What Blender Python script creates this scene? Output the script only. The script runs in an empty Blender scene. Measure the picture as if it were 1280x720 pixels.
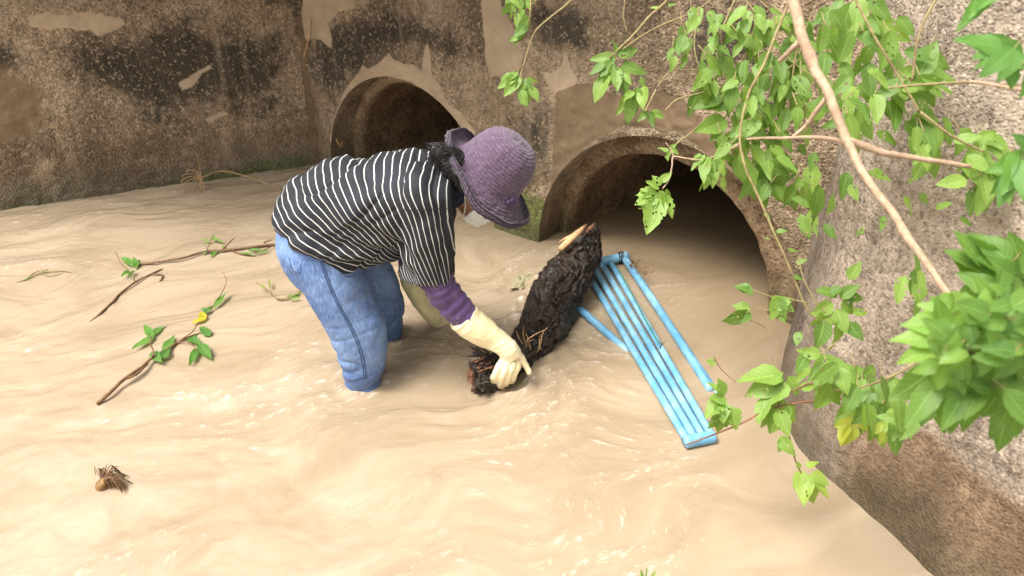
import bpy, bmesh, math, random
import numpy as np
from mathutils import Vector, Matrix, noise as mn
from mathutils.bvhtree import BVHTree

random.seed(7)
rng = np.random.default_rng(7)
scene = bpy.context.scene
C = scene.collection
V = Vector

# ------------------------------------------------------------------ camera
CAM_H, PITCH, FPX = 1.6, math.radians(30), 1000.0
cam_d = bpy.data.cameras.new('camera')
cam = bpy.data.objects.new('camera', cam_d); C.objects.link(cam)
cam.location = (0, 0, CAM_H)
cam.rotation_euler = (math.pi / 2 - PITCH, 0, 0)
cam_d.sensor_width = 36; cam_d.lens = 36 * FPX / 1280
cam_d.clip_start = .02; cam_d.clip_end = 500
cam_d.dof.use_dof = True; cam_d.dof.focus_distance = 2.6; cam_d.dof.aperture_fstop = 5.5
scene.camera = cam

# ------------------------------------------------------------------ light
SUN_EL, SUN_AZ = math.radians(64), math.radians(-118)     # azimuth measured from +y clockwise
world = bpy.data.worlds.new('World'); scene.world = world; world.use_nodes = True
nt = world.node_tree; nt.nodes.clear()
wo = nt.nodes.new('ShaderNodeOutputWorld'); bg = nt.nodes.new('ShaderNodeBackground')
sky = nt.nodes.new('ShaderNodeTexSky'); sky.sky_type = 'NISHITA'; sky.sun_disc = False
sky.sun_elevation = SUN_EL; sky.sun_rotation = SUN_AZ
sky.air_density = 1.0; sky.dust_density = 4.0; sky.ozone_density = 1.0
bw = nt.nodes.new('ShaderNodeRGBToBW'); mx = nt.nodes.new('ShaderNodeMix'); mx.data_type = 'RGBA'
warm = nt.nodes.new('ShaderNodeMix'); warm.data_type = 'RGBA'; warm.blend_type = 'MULTIPLY'; warm.inputs[0].default_value = 1
warm.inputs[7].default_value = (1.0, .98, .93, 1)           # overcast cloud white
nt.links.new(sky.outputs[0], bw.inputs[0]); nt.links.new(bw.outputs[0], warm.inputs[6])
nt.links.new(sky.outputs[0], mx.inputs[6]); nt.links.new(warm.outputs[2], mx.inputs[7]); mx.inputs[0].default_value = .88
# bright cloud patches added to the unseen sky, for water glints and lighter walls
tcw = nt.nodes.new('ShaderNodeTexCoord'); cn = nt.nodes.new('ShaderNodeTexNoise'); cn.inputs['Scale'].default_value = 3.4; cn.inputs['Detail'].default_value = 5
nt.links.new(tcw.outputs['Generated'], cn.inputs['Vector']); mr = nt.nodes.new('ShaderNodeMapRange'); mr.interpolation_type = 'SMOOTHSTEP'
nt.links.new(cn.outputs[0], mr.inputs[0]); mr.inputs[1].default_value = .50; mr.inputs[2].default_value = .60; mr.inputs[3].default_value = .6; mr.inputs[4].default_value = 5.5
cl = nt.nodes.new('ShaderNodeVectorMath'); cl.operation = 'SCALE'; nt.links.new(mx.outputs[2], cl.inputs[0]); nt.links.new(mr.outputs[0], cl.inputs['Scale'])
nt.links.new(cl.outputs[0], bg.inputs[0]); bg.inputs[1].default_value = .15
nt.links.new(bg.outputs[0], wo.inputs[0])
sd = bpy.data.lights.new('sun', 'SUN'); sd.energy = 1.15; sd.angle = math.radians(24); sd.color = (1, .94, .84)
sun = bpy.data.objects.new('sun', sd); C.objects.link(sun)
sdir = V((math.sin(SUN_AZ) * math.cos(SUN_EL), math.cos(SUN_AZ) * math.cos(SUN_EL), math.sin(SUN_EL)))
sun.rotation_euler = sdir.to_track_quat('Z', 'Y').to_euler()
sun.location = sdir * 20
vs = scene.view_settings
vs.view_transform = 'Standard'; vs.look = 'None'; vs.exposure = 0.60; vs.gamma = 1

# ------------------------------------------------------------------ placing helpers (unproject a picture point onto a real plane)
cp, sp_ = math.cos(PITCH), math.sin(PITCH)
CR, CU, CB = V((1, 0, 0)), V((0, sp_, cp)), V((0, -cp, sp_))
def ray(x, y):
    u, v = (x - 640) / FPX, (360 - y) / FPX
    return V((u, cp + v * sp_, -sp_ + v * cp))
def atY(x, y, Y):
    d = ray(x, y); t = Y / d.y
    return V((d.x * t, Y, CAM_H + d.z * t))
def atZ(x, y, z=0.):
    d = ray(x, y); t = (z - CAM_H) / d.z
    return V((d.x * t, d.y * t, z))
def atD(x, y, dep):
    d = ray(x, y); return V((d.x * dep, d.y * dep, CAM_H + d.z * dep))

# ------------------------------------------------------------------ numpy noise
def _hash(ix, iy, iz, seed):
    h = (ix.astype(np.int64) * 374761393 + iy.astype(np.int64) * 668265263 + iz.astype(np.int64) * 2147483647 + seed * 974711) & 0xffffffff
    h = ((h ^ (h >> 13)) * 1274126177) & 0xffffffff
    h = (h ^ (h >> 16)) & 0xffffffff
    return h.astype(np.float64) / 4294967295.0 * 2 - 1
def vnoise(x, y, z=None, seed=0):
    if z is None: z = np.zeros_like(x)
    ix, iy, iz = np.floor(x), np.floor(y), np.floor(z)
    fx, fy, fz = x - ix, y - iy, z - iz
    s = lambda t: t * t * t * (t * (t * 6 - 15) + 10)
    fx, fy, fz = s(fx), s(fy), s(fz)
    r = 0
    for a in (0, 1):
        for b in (0, 1):
            for c in (0, 1):
                w = (fx if a else 1 - fx) * (fy if b else 1 - fy) * (fz if c else 1 - fz)
                r = r + w * _hash(ix + a, iy + b, iz + c, seed)
    return r
def fbm(x, y, z=None, oct=4, seed=0, gain=.5):
    r = 0; a = 1; f = 1
    for o in range(oct):
        r = r + a * vnoise(x * f + o * 17.3, y * f - o * 9.1, None if z is None else z * f, seed + o); a *= gain; f *= 2.03
    return r

# ------------------------------------------------------------------ object helpers
def tag(o, label=None, cat=None, group=None, kind=None):
    if label: o['label'] = label
    if cat: o['category'] = cat
    if group: o['group'] = group
    if kind: o['kind'] = kind
    return o
def empty(name, loc, label, cat, group=None):
    o = bpy.data.objects.new(name, None); C.objects.link(o); o.location = loc; o.empty_display_size = .1
    return tag(o, label, cat, group)
def link(name, me, mat, parent=None, smooth=True):
    me.materials.clear()
    for m in (mat if isinstance(mat, (list, tuple)) else [mat]): me.materials.append(m)
    if smooth: me.polygons.foreach_set('use_smooth', [True] * len(me.polygons))
    o = bpy.data.objects.new(name, me); C.objects.link(o)
    if parent is not None:               # meshes are modelled in world coordinates
        o.parent = parent
        root = parent
        while root.parent is not None: root = root.parent
        o.matrix_parent_inverse = Matrix.Translation(V(root.location)).inverted() if parent is root else Matrix.Identity(4)
    return o
class MB:
    """collects lofts into one mesh (world coordinates)"""
    def __init__(s): s.v = []; s.f = []; s.uv = {}
    def ring_loft(s, rings, cap=True):
        n = len(rings[0]); b = len(s.v)
        for r in rings: s.v.extend([tuple(p) for p in r])
        for i in range(len(rings) - 1):
            for j in range(n):
                k = (j + 1) % n
                s.f.append((b + i * n + j, b + i * n + k, b + (i + 1) * n + k, b + (i + 1) * n + j))
        if cap:
            s.f.append(tuple(b + j for j in reversed(range(n))))
            s.f.append(tuple(b + (len(rings) - 1) * n + j for j in range(n)))
    def tube(s, pts, rad, seg=8, cap=True, jitter=0.):
        pts = [V(p) for p in pts]; m = len(pts)
        if not hasattr(rad, '__len__'): rad = [rad] * m
        t = [(pts[min(i + 1, m - 1)] - pts[max(i - 1, 0)]).normalized() for i in range(m)]
        up = V((0, 0, 1)) if abs(t[0].z) < .9 else V((1, 0, 0))
        a = t[0].cross(up).normalized(); rings = []
        for i in range(m):
            a = (a - t[i] * a.dot(t[i])).normalized(); b = t[i].cross(a)
            rings.append([pts[i] + (a * math.cos(k * 2 * math.pi / seg) + b * math.sin(k * 2 * math.pi / seg)) * rad[i] * (1 + random.uniform(-jitter, jitter)) for k in range(seg)])
        s.ring_loft(rings, cap)
    def flat_loft(s, path, seg=28, power=2.0, cap=True):
        """path: (point, ra, rb[, S]); S lies in the xz plane across the path, rb is along y (depth)"""
        m = len(path); P = [V(p[0]) for p in path]; rings = []
        for i in range(m):
            T = (P[min(i + 1, m - 1)] - P[max(i - 1, 0)]).normalized()
            S = V(path[i][3]) if len(path[i]) > 3 and path[i][3] is not None else V((T.z, 0, -T.x)).normalized()
            S = (S - T * S.dot(T)).normalized() if len(path[i]) < 4 or path[i][3] is None else S.normalized()
            N = T.cross(S).normalized() if (len(path[i]) < 4 or path[i][3] is None) else V((0, 1, 0))
            r = []
            for k in range(seg):
                an = k * 2 * math.pi / seg; c, q = math.cos(an), math.sin(an)
                c = math.copysign(abs(c) ** (2 / power), c); q = math.copysign(abs(q) ** (2 / power), q)
                r.append(P[i] + S * (c * path[i][1]) + N * (q * path[i][2]))
            rings.append(r)
        s.ring_loft(rings, cap)
    def ellipsoid(s, c, ax, rad, nu=24, nv=16):
        A, B_, D = [V(a).normalized() for a in ax]; c = V(c); rings = []
        for i in range(1, nv):
            ph = math.pi * i / nv
            rings.append([c + A * (rad[0] * math.sin(ph) * math.cos(k * 2 * math.pi / nu)) + B_ * (rad[1] * math.sin(ph) * math.sin(k * 2 * math.pi / nu)) + D * (rad[2] * math.cos(ph)) for k in range(nu)])
        s.ring_loft(rings, True)
    def mesh(s, name='m'):
        me = bpy.data.meshes.new(name); me.from_pydata(s.v, [], s.f); me.validate()
        bm = bmesh.new(); bm.from_mesh(me); bmesh.ops.recalc_face_normals(bm, faces=bm.faces); bm.to_mesh(me); bm.free()
        return me
    def build(s, name, mat, parent=None, smooth=True): return link(name, s.mesh(name), mat, parent, smooth)
def remeshed(me, voxel, smooth_it=6, subsurf=0):
    o = bpy.data.objects.new('tmp', me); C.objects.link(o)
    m = o.modifiers.new('r', 'REMESH'); m.mode = 'VOXEL'; m.voxel_size = voxel
    if smooth_it:
        m = o.modifiers.new('s', 'SMOOTH'); m.factor = .5; m.iterations = smooth_it
    if subsurf:
        m = o.modifiers.new('u', 'SUBSURF'); m.levels = subsurf; m.render_levels = subsurf
    dg = bpy.context.evaluated_depsgraph_get(); dg.update()
    out = bpy.data.meshes.new_from_object(o.evaluated_get(dg)); bpy.data.objects.remove(o)
    return out
def verts_np(me):
    a = np.empty(len(me.vertices) * 3); me.vertices.foreach_get('co', a); return a.reshape(-1, 3)
def normals_np(me):
    a = np.empty(len(me.vertices) * 3); me.vertex_normals.foreach_get('vector', a); return a.reshape(-1, 3)
def set_verts(me, a): me.vertices.foreach_set('co', a.ravel()); me.update()
def fattr(me, name, vals):
    at = me.attributes.new(name, 'FLOAT', 'POINT'); at.data.foreach_set('value', np.asarray(vals, dtype=np.float32))
def spline(pts, n):
    """catmull-rom through tuples of any length"""
    P = [np.array([*p], float) for p in pts]; P = [2 * P[0] - P[1]] + P + [2 * P[-1] - P[-2]]; out = []
    m = len(P) - 3
    for i in range(n):
        t = i / (n - 1) * m; k = min(int(t), m - 1); t -= k
        a, b, c, d = P[k:k + 4]
        out.append(.5 * ((2 * b) + (-a + c) * t + (2 * a - 5 * b + 4 * c - d) * t * t + (-a + 3 * b - 3 * c + d) * t ** 3))
    return out

# ------------------------------------------------------------------ materials
class NM:
    def __init__(s, name):
        s.m = bpy.data.materials.new(name); s.m.use_nodes = True; s.t = s.m.node_tree; s.n = s.t.nodes; s.l = s.t.links
        s.bsdf = s.n['Principled BSDF']; s.out = s.n['Material Output']
    def new(s, kind, **k):
        n = s.n.new(kind)
        for a, b in k.items(): setattr(n, a, b)
        return n
    def inp(s, node, key, val):
        if val is None: return
        if hasattr(val, 'is_output') or isinstance(val, bpy.types.NodeSocket): s.l.new(val, node.inputs[key])
        else: node.inputs[key].default_value = val
    def coord(s, out='Object', scale=(1, 1, 1), rot=(0, 0, 0)):
        c = s.new('ShaderNodeTexCoord'); m = s.new('ShaderNodeMapping'); s.l.new(c.outputs[out], m.inputs[0])
        m.inputs['Scale'].default_value = scale; m.inputs['Rotation'].default_value = rot
        return m.outputs[0]
    def noise(s, vec, scale, detail=4, rough=.55, dist=0):
        n = s.new('ShaderNodeTexNoise'); s.inp(n, 'Vector', vec); s.inp(n, 'Scale', scale); s.inp(n, 'Detail', detail); s.inp(n, 'Roughness', rough); s.inp(n, 'Distortion', dist)
        return n.outputs[0]
    def voro(s, vec, scale, feat='F1', rand=1.):
        n = s.new('ShaderNodeTexVoronoi'); n.feature = feat; s.inp(n, 'Vector', vec); s.inp(n, 'Scale', scale); s.inp(n, 'Randomness', rand)
        return n
    def ramp(s, fac, stops, interp='LINEAR'):
        n = s.new('ShaderNodeValToRGB'); s.l.new(fac, n.inputs[0]); e = n.color_ramp.elements; n.color_ramp.interpolation = interp
        while len(e) < len(stops): e.new(.5)
        for i, (p, c) in enumerate(stops):
            e[i].position = p; e[i].color = (*c, 1) if hasattr(c, '__len__') else (c, c, c, 1)
        return n.outputs[0]
    def math(s, op, a, b=None, c=None, clamp=False):
        n = s.new('ShaderNodeMath', operation=op, use_clamp=clamp)
        for i, x in enumerate((a, b, c)):
            if x is not None: s.inp(n, i, x)
        return n.outputs[0]
    def mix(s, fac, a, b, blend='MIX'):
        n = s.new('ShaderNodeMix', data_type='RGBA', blend_type=blend); s.inp(n, 0, fac)
        s.inp(n, 6, (*a, 1) if isinstance(a, tuple) and len(a) == 3 else a); s.inp(n, 7, (*b, 1) if isinstance(b, tuple) and len(b) == 3 else b)
        return n.outputs[2]
    def attr(s, name):
        n = s.new('ShaderNodeAttribute'); n.attribute_name = name; return n.outputs['Fac']
    def smooth(s, x, lo, hi):
        n = s.new('ShaderNodeMapRange', interpolation_type='SMOOTHSTEP'); s.inp(n, 0, x); n.inputs[1].default_value = lo; n.inputs[2].default_value = hi
        return n.outputs[0]
    def bump(s, h, strength=.5, dist=.01, prev=None):
        n = s.new('ShaderNodeBump'); s.inp(n, 'Height', h); s.inp(n, 'Strength', strength); s.inp(n, 'Distance', dist); s.inp(n, 'Normal', prev)
        return n.outputs[0]
    def fin(s, color=None, rough=None, normal=None, **k):
        if isinstance(color, tuple): color = (*color, 1) if len(color) == 3 else color
        s.inp(s.bsdf, 'Base Color', color); s.inp(s.bsdf, 'Roughness', rough); s.inp(s.bsdf, 'Normal', normal)
        for a, b in k.items(): s.inp(s.bsdf, a.replace('_', ' '), b)
        return s.m
def geo_z(m):
    g = m.new('ShaderNodeNewGeometry'); x = m.new('ShaderNodeSeparateXYZ'); m.l.new(g.outputs['Position'], x.inputs[0]); return x.outputs[2]

def concrete(name, base, light, dark, plaster, grain=75, tint_lo=(.10, .062, .03), moss=True, bumpd=.008, fine=1.):
    m = NM(name); co = m.coord()
    big = m.noise(co, 2.2, 5, .6); mid = m.noise(co, 9, 5, .65); fin_ = m.noise(co, 60, 4, .7)
    v = m.voro(co, grain); sepc = m.new('ShaderNodeSeparateColor'); m.l.new(v.outputs['Color'], sepc.inputs[0])
    vr = sepc.outputs[0]
    c = m.mix(m.smooth(mid, .38, .62), base, light)
    c = m.mix(m.smooth(big, .48, .66), c, tuple(x * .62 for x in base))
    c = m.mix(m.math('MULTIPLY', m.math('MULTIPLY', m.smooth(vr, .35, .0), m.math('ADD', m.smooth(big, .42, .6), .25)), .75 * fine), c, dark)
    peb = m.smooth(vr, .80, .97)
    c = m.mix(m.math('MULTIPLY', peb, .45 * fine), c, tuple(min(1, x * 1.7) for x in light))
    c = m.mix(m.math('MULTIPLY', m.smooth(fin_, .52, .34), .7), c, dark)
    # algae-dark areas; the opening reveals get the same tint as painted shade
    dk = m.attr('dark'); n2 = m.noise(co, 14, 6, .7); n3 = m.noise(co, 4.5, 4, .6)
    dm = m.smooth(m.math('ADD', dk, m.math('ADD', m.math('MULTIPLY', m.math('SUBTRACT', n2, .5), 1.1), m.math('MULTIPLY', m.math('SUBTRACT', n3, .5), .8))), .38, .78)
    c = m.mix(m.math('MULTIPLY', dm, .88), c, m.mix(m.smooth(vr, .80, 1.), (.026, .021, .014), (.24, .19, .12)))
    # brown silt stain rising from the water
    z = geo_z(m); zz = m.math('ADD', z, m.math('MULTIPLY', m.math('SUBTRACT', n3, .5), .35))
    c = m.mix(m.math('MULTIPLY', m.smooth(zz, .42, .1), .55), c, tint_lo)
    # run-down streaks and uneven wear
    stv = m.noise(m.coord(scale=(7, 7, .7)), 1.6, 5, .65); c = m.mix(m.math('MULTIPLY', m.smooth(stv, .52, .72), .5), c, tuple(x * .42 for x in base))
    c = m.mix(m.math('MULTIPLY', m.smooth(stv, .46, .30), .30), c, tuple(min(1, x * 1.35) for x in light))
    # smooth plaster skins
    pk = m.attr('plaster'); pm = m.smooth(m.math('ADD', pk, m.math('MULTIPLY', m.math('SUBTRACT', n2, .5), .9)), .44, .58); pm = m.math('MULTIPLY', pm, m.smooth(m.math('ADD', fin_, m.math('MULTIPLY', mid, .8)), .50, .74))
    pc = m.mix(m.smooth(mid, .3, .7), plaster, tuple(x * .74 for x in plaster)); pc = m.mix(m.math('MULTIPLY', m.smooth(fin_, .55, .75), .35), pc, base)
    c = m.mix(pm, c, pc)
    pk2 = m.attr('plaster_brown'); pm2 = m.smooth(m.math('ADD', pk2, m.math('MULTIPLY', m.math('SUBTRACT', n2, .5), .5)), .45, .56)
    c = m.mix(m.math('MULTIPLY', pm2, .85), c, m.mix(m.smooth(mid, .3, .7), (.20, .135, .078), (.14, .09, .05)))
    flat = m.math('SUBTRACT', 1., m.math('MAXIMUM', pm, m.math('MULTIPLY', pm2, .85)), clamp=True)
    if moss:
        mk = m.attr('moss'); mm = m.smooth(m.math('ADD', mk, m.math('MULTIPLY', m.math('SUBTRACT', n2, .5), 1.2)), .45, .85)
        c = m.mix(m.math('MULTIPLY', mm, .8), c, m.mix(m.smooth(fin_, .4, .6), (.055, .07, .014), (.14, .18, .035)))
    c = m.mix(m.math('MULTIPLY', m.smooth(m.math('ADD', m.attr('brown'), m.math('MULTIPLY', m.math('SUBTRACT', n2, .5), .5)), .35, .65), .8), c, m.mix(1., c, (.60, .47, .33), 'MULTIPLY'))
    # wet rim just above water
    wet = m.smooth(zz, .14, .03)
    c = m.mix(m.math('MULTIPLY', wet, .5), c, (.045, .042, .022))
    h = m.math('ADD', m.math('MULTIPLY', m.smooth(v.outputs[0], .7, 0.), .55), m.math('MULTIPLY', fin_, .9))
    h = m.math('ADD', m.math('MULTIPLY', h, flat), m.math('MULTIPLY', mid, .5))
    h = m.math('ADD', h, m.math('MULTIPLY', m.math('SUBTRACT', 1., flat), .8))
    nb = m.bump(h, .9, bumpd)
    rough = m.math('SUBTRACT', .93, m.math('MULTIPLY', wet, .55))
    return m.fin(c, rough, nb)

M = {}
M['wall'] = concrete('aggregate_concrete', (.255, .183, .115), (.375, .28, .19), (.08, .055, .033), (.46, .345, .235), grain=105)
M['wing'] = concrete('coarse_render', (.30, .235, .18), (.43, .345, .275), (.075, .052, .036), (.40, .31, .22), grain=120, tint_lo=(.115, .08, .045), fine=.6, bumpd=.005)

def rim_mat():
    m = NM('pipe_concrete'); co = m.coord(); n = m.noise(co, 10, 5, .6); f = m.noise(co, 80, 4, .7); v = m.voro(co, 70)
    sc_ = m.new('ShaderNodeSeparateColor'); m.l.new(v.outputs['Color'], sc_.inputs[0])
    c = m.mix(m.smooth(n, .35, .65), (.21, .125, .065), (.36, .25, .155)); c = m.mix(m.math('MULTIPLY', m.smooth(sc_.outputs[0], .8, 1), .8), c, (.42, .32, .2))
    c = m.mix(m.smooth(f, .5, .3), c, (.04, .025, .012))
    z = geo_z(m); c = m.mix(m.math('MULTIPLY', m.smooth(m.math('ADD', z, m.math('MULTIPLY', n, .2)), .38, .08), .7), c, (.055, .058, .02))
    return m.fin(c, .9, m.bump(m.math('ADD', f, m.math('MULTIPLY', v.outputs[0], -.5)), .9, .008))
M['rim'] = rim_mat()
def barrel_mat():
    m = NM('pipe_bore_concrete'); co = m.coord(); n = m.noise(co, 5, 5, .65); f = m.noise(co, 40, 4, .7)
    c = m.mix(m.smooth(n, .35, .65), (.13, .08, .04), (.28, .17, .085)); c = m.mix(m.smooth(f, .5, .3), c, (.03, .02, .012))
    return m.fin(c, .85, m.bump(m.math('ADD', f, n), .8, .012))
M['bore'] = barrel_mat()
def water_mat():
    m = NM('muddy_water'); co = m.coord()
    def flow(sa, sb):
        k = m.new('ShaderNodeCombineXYZ'); m.l.new(m.math('MULTIPLY', m.attr('flow_a'), sa), k.inputs[0]); m.l.new(m.math('MULTIPLY', m.attr('flow_b'), sb), k.inputs[1]); return k.outputs[0]
    n = m.noise(flow(1, 2.6), 2.6, 5, .6, .6)
    n2 = m.noise(flow(1, 3.2), 9, 6, .66, .8)
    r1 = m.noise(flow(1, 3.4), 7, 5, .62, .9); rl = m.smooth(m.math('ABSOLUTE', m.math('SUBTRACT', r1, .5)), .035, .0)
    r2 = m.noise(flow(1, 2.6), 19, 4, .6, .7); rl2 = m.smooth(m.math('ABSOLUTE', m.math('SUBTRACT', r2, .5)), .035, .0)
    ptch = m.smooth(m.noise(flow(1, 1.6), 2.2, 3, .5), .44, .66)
    glint_streak = m.math('MULTIPLY', m.math('ADD', rl, m.math('MULTIPLY', rl2, .7)), m.math('ADD', m.math('MULTIPLY', ptch, .8), .2))
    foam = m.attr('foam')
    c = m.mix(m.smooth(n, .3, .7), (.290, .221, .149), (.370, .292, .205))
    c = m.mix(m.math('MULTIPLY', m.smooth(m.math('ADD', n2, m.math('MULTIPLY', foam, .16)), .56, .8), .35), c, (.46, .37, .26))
    c = m.mix(m.math('MULTIPLY', glint_streak, m.math('SUBTRACT', .13, m.math('MULTIPLY', m.attr('calm'), .10))), c, (.58, .49, .38))  # thin pale lines along the flow, painted in as sky reflections
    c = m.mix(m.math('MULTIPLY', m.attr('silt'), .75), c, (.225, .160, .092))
    fl = m.math('MULTIPLY', m.attr('crest_glint'), m.smooth(m.noise(flow(1, 1.5), 44, 3, .6, .5), .46, .66))
    c = m.mix(m.math('MULTIPLY', fl, .5), c, (.66, .59, .49))  # broken pale flecks on the crests, painted glints of the sky
    h1 = m.noise(flow(1, 1.7), 38, 2, .5, .4)
    h2 = m.noise(co, 70, 3, .5, .3)
    st = m.attr('rough')
    nb = m.bump(m.math('MULTIPLY', m.math('ADD', h1, m.math('MULTIPLY', h2, .25)), st), .42, .007)
    # silt scatters light below the surface, so the body colour hardly follows the ripples; the skin mirrors the sky
    m.n.remove(m.bsdf); g = m.new('ShaderNodeNewGeometry'); cx = m.new('ShaderNodeCombineXYZ'); cx.inputs[2].default_value = .8
    va = m.new('ShaderNodeVectorMath', operation='ADD'); m.l.new(g.outputs['Normal'], va.inputs[0]); m.l.new(cx.outputs[0], va.inputs[1])
    vn = m.new('ShaderNodeVectorMath', operation='NORMALIZE'); m.l.new(va.outputs[0], vn.inputs[0])
    d = m.new('ShaderNodeBsdfDiffuse'); m.l.new(c, d.inputs[0]); m.l.new(vn.outputs[0], d.inputs['Normal'])
    gl = m.new('ShaderNodeBsdfGlossy'); gl.inputs['Roughness'].default_value = .03; m.l.new(nb, gl.inputs['Normal'])
    fr = m.new('ShaderNodeFresnel'); fr.inputs[0].default_value = 1.4; m.l.new(nb, fr.inputs['Normal'])
    ms = m.new('ShaderNodeMixShader'); m.l.new(fr.outputs[0], ms.inputs[0]); m.l.new(d.outputs[0], ms.inputs[1]); m.l.new(gl.outputs[0], ms.inputs[2])
    m.l.new(ms.outputs[0], m.out.inputs[0]); return m.m
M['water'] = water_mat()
def simple(name, col, rough=.8, scale=30, var=.25, bump=.3, bd=.004, **k):
    m = NM(name); co = m.coord(); n = m.noise(co, scale, 4, .6)
    c = m.mix(m.smooth(n, .3, .7), tuple(x * (1 - var) for x in col), tuple(min(1, x * (1 + var)) for x in col))
    return m.fin(c, rough, m.bump(n, bump, bd), **k)
M['soil'] = simple('bank_soil', (.16, .11, .06), .95, 6, .4, .8, .03)
M['bed'] = simple('channel_mud', (.2, .13, .07), .9, 4, .3, .5, .03)

# ------------------------------------------------------------------ walls
TOP = 1.62
ANG = math.radians(-39.5); WD = V((math.cos(ANG), math.sin(ANG), 0)); WN = V((math.sin(ANG), -math.cos(ANG), 0))  # WN faces the channel
if WN.y > 0: WN = -WN
W0 = V((.18, 3.12, 0))                       # a point of the headwall's face at the waterline
PIPES = [V((-.49, 3.82, .02)), V((.60, 2.92, -.01))]
RB, RO, RH = .5, .59, .60
YAW = math.radians(-44)
def in_poly_sdf(px, py, poly):
    poly = np.array(poly); d = np.full(px.shape, 1e9); ins = np.zeros(px.shape, bool); n = len(poly)
    for i in range(n):
        a, b = poly[i], poly[(i + 1) % n]; e = b - a; L = e @ e + 1e-12
        t = np.clip(((px - a[0]) * e[0] + (py - a[1]) * e[1]) / L, 0, 1)
        d = np.minimum(d, np.hypot(px - a[0] - t * e[0], py - a[1] - t * e[1]))
        c = ((a[1] > py) != (b[1] > py)) & (px < (b[0] - a[0]) * (py - a[1]) / (b[1] - a[1] + 1e-12) + a[0]); ins ^= c
    return np.where(ins, -d, d)
def flat_wall(name, A, B, s0, s1, nrm, res, patches, holes, label, mat, seed, amp=.007):
    """A->B horizontal axis, s measured in metres from A; patches: list of (kind, polygon in (s,z), softness)"""
    d = (B - A).normalized(); ns = int((s1 - s0) / res) + 1; nz = int((TOP + .5) / res) + 1
    S, Z = np.meshgrid(np.linspace(s0, s1, ns), np.linspace(-.5, TOP, nz))
    S = S.ravel(); Z = Z.ravel(); inside = np.zeros(S.shape, bool); hk = []
    for (cs, cz, r) in holes:
        dd = np.hypot(S - cs, Z - cz); ii = dd < r; inside |= ii; hk.append((cs, cz, r, ii, dd))
    masks = {}
    for k in ('plaster', 'plaster_brown', 'dark', 'moss'): masks[k] = np.zeros(S.shape)
    for kind, poly, soft in patches:
        sd_ = in_poly_sdf(S, Z, poly); masks[kind] = np.maximum(masks[kind], np.clip(.5 - sd_ / soft, 0, 1))
    disp = amp * fbm(S * 6, Z * 6, oct=3, seed=seed) + amp * .55 * fbm(S * 34, Z * 34, oct=2, seed=seed + 5) * (1 - masks['plaster']) + .004 * np.clip(masks['plaster'] * 2 - .6, 0, 1)
    idx = np.arange(ns * nz).reshape(nz, ns)
    q = np.stack([idx[:-1, :-1].ravel(), idx[:-1, 1:].ravel(), idx[1:, 1:].ravel(), idx[1:, :-1].ravel()], 1)
    q = q[~inside[q].all(1)]
    for cs, cz, r, ii, dd in hk:
        f = np.where(ii, r / np.maximum(dd, 1e-6), 1); S = cs + (S - cs) * f; Z = cz + (Z - cz) * f
    disp = np.where(inside, 0, disp)
    for cs, cz, r, ii, dd in hk: disp *= np.clip((dd - r) / .03, 0.15, 1)
    P = np.outer(S, [d.x, d.y, 0]) + np.outer(Z, [0, 0, 1]) + np.array([A.x, A.y, 0]) + np.outer(disp, [nrm.x, nrm.y, 0])
    verts = [tuple(p) for p in P]; faces = [tuple(int(j) for j in a) for a in q]
    mk = {k: list(v) for k, v in masks.items()}
    def extra(vs_, fs_, vals=None):
        b = len(verts); verts.extend(vs_); faces.extend([tuple(b + j for j in f) for f in fs_])
        for k in mk: mk[k].extend([(vals or {}).get(k, 0)] * len(vs_))
    # top of the wall and its back
    tA = A + d * s0; tB = A + d * s1; bk = -nrm * .3
    extra([(*(tA)[:2], TOP), (*(tB)[:2], TOP), (*(tB + bk)[:2], TOP), (*(tA + bk)[:2], TOP)], [(0, 1, 2, 3)])
    for cs, cz, r in holes:                    # reveal of the round opening
        vv = []; ff = []; N = 120
        for j in range(4):
            for k in range(N):
                a = 2 * math.pi * k / N; rr = r + (.004 * mn.noise(V((math.cos(a) * 6, math.sin(a) * 6, j * 2 + seed))) if j else .001)
                p = A + d * (cs + rr * math.cos(a)) + V((0, 0, cz + rr * math.sin(a))) - nrm * (j * .07); vv.append(tuple(p))
        for j in range(3):
            for k in range(N): ff.append((j * N + k, j * N + (k + 1) % N, (j + 1) * N + (k + 1) % N, (j + 1) * N + k))
        extra(vv, ff, {'dark': .25})  # reveal coloured darker, as shade inside the opening
    me = bpy.data.meshes.new(name); me.from_pydata(verts, [], faces); me.validate()
    bm = bmesh.new(); bm.from_mesh(me); bmesh.ops.recalc_face_normals(bm, faces=bm.faces); bm.to_mesh(me); bm.free()
    ok = len(me.vertices) == len(verts)
    if ok:
        for k in mk: fattr(me, k, mk[k])
    o = link(name, me, mat); tag(o, label, 'wall'); return o

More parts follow.
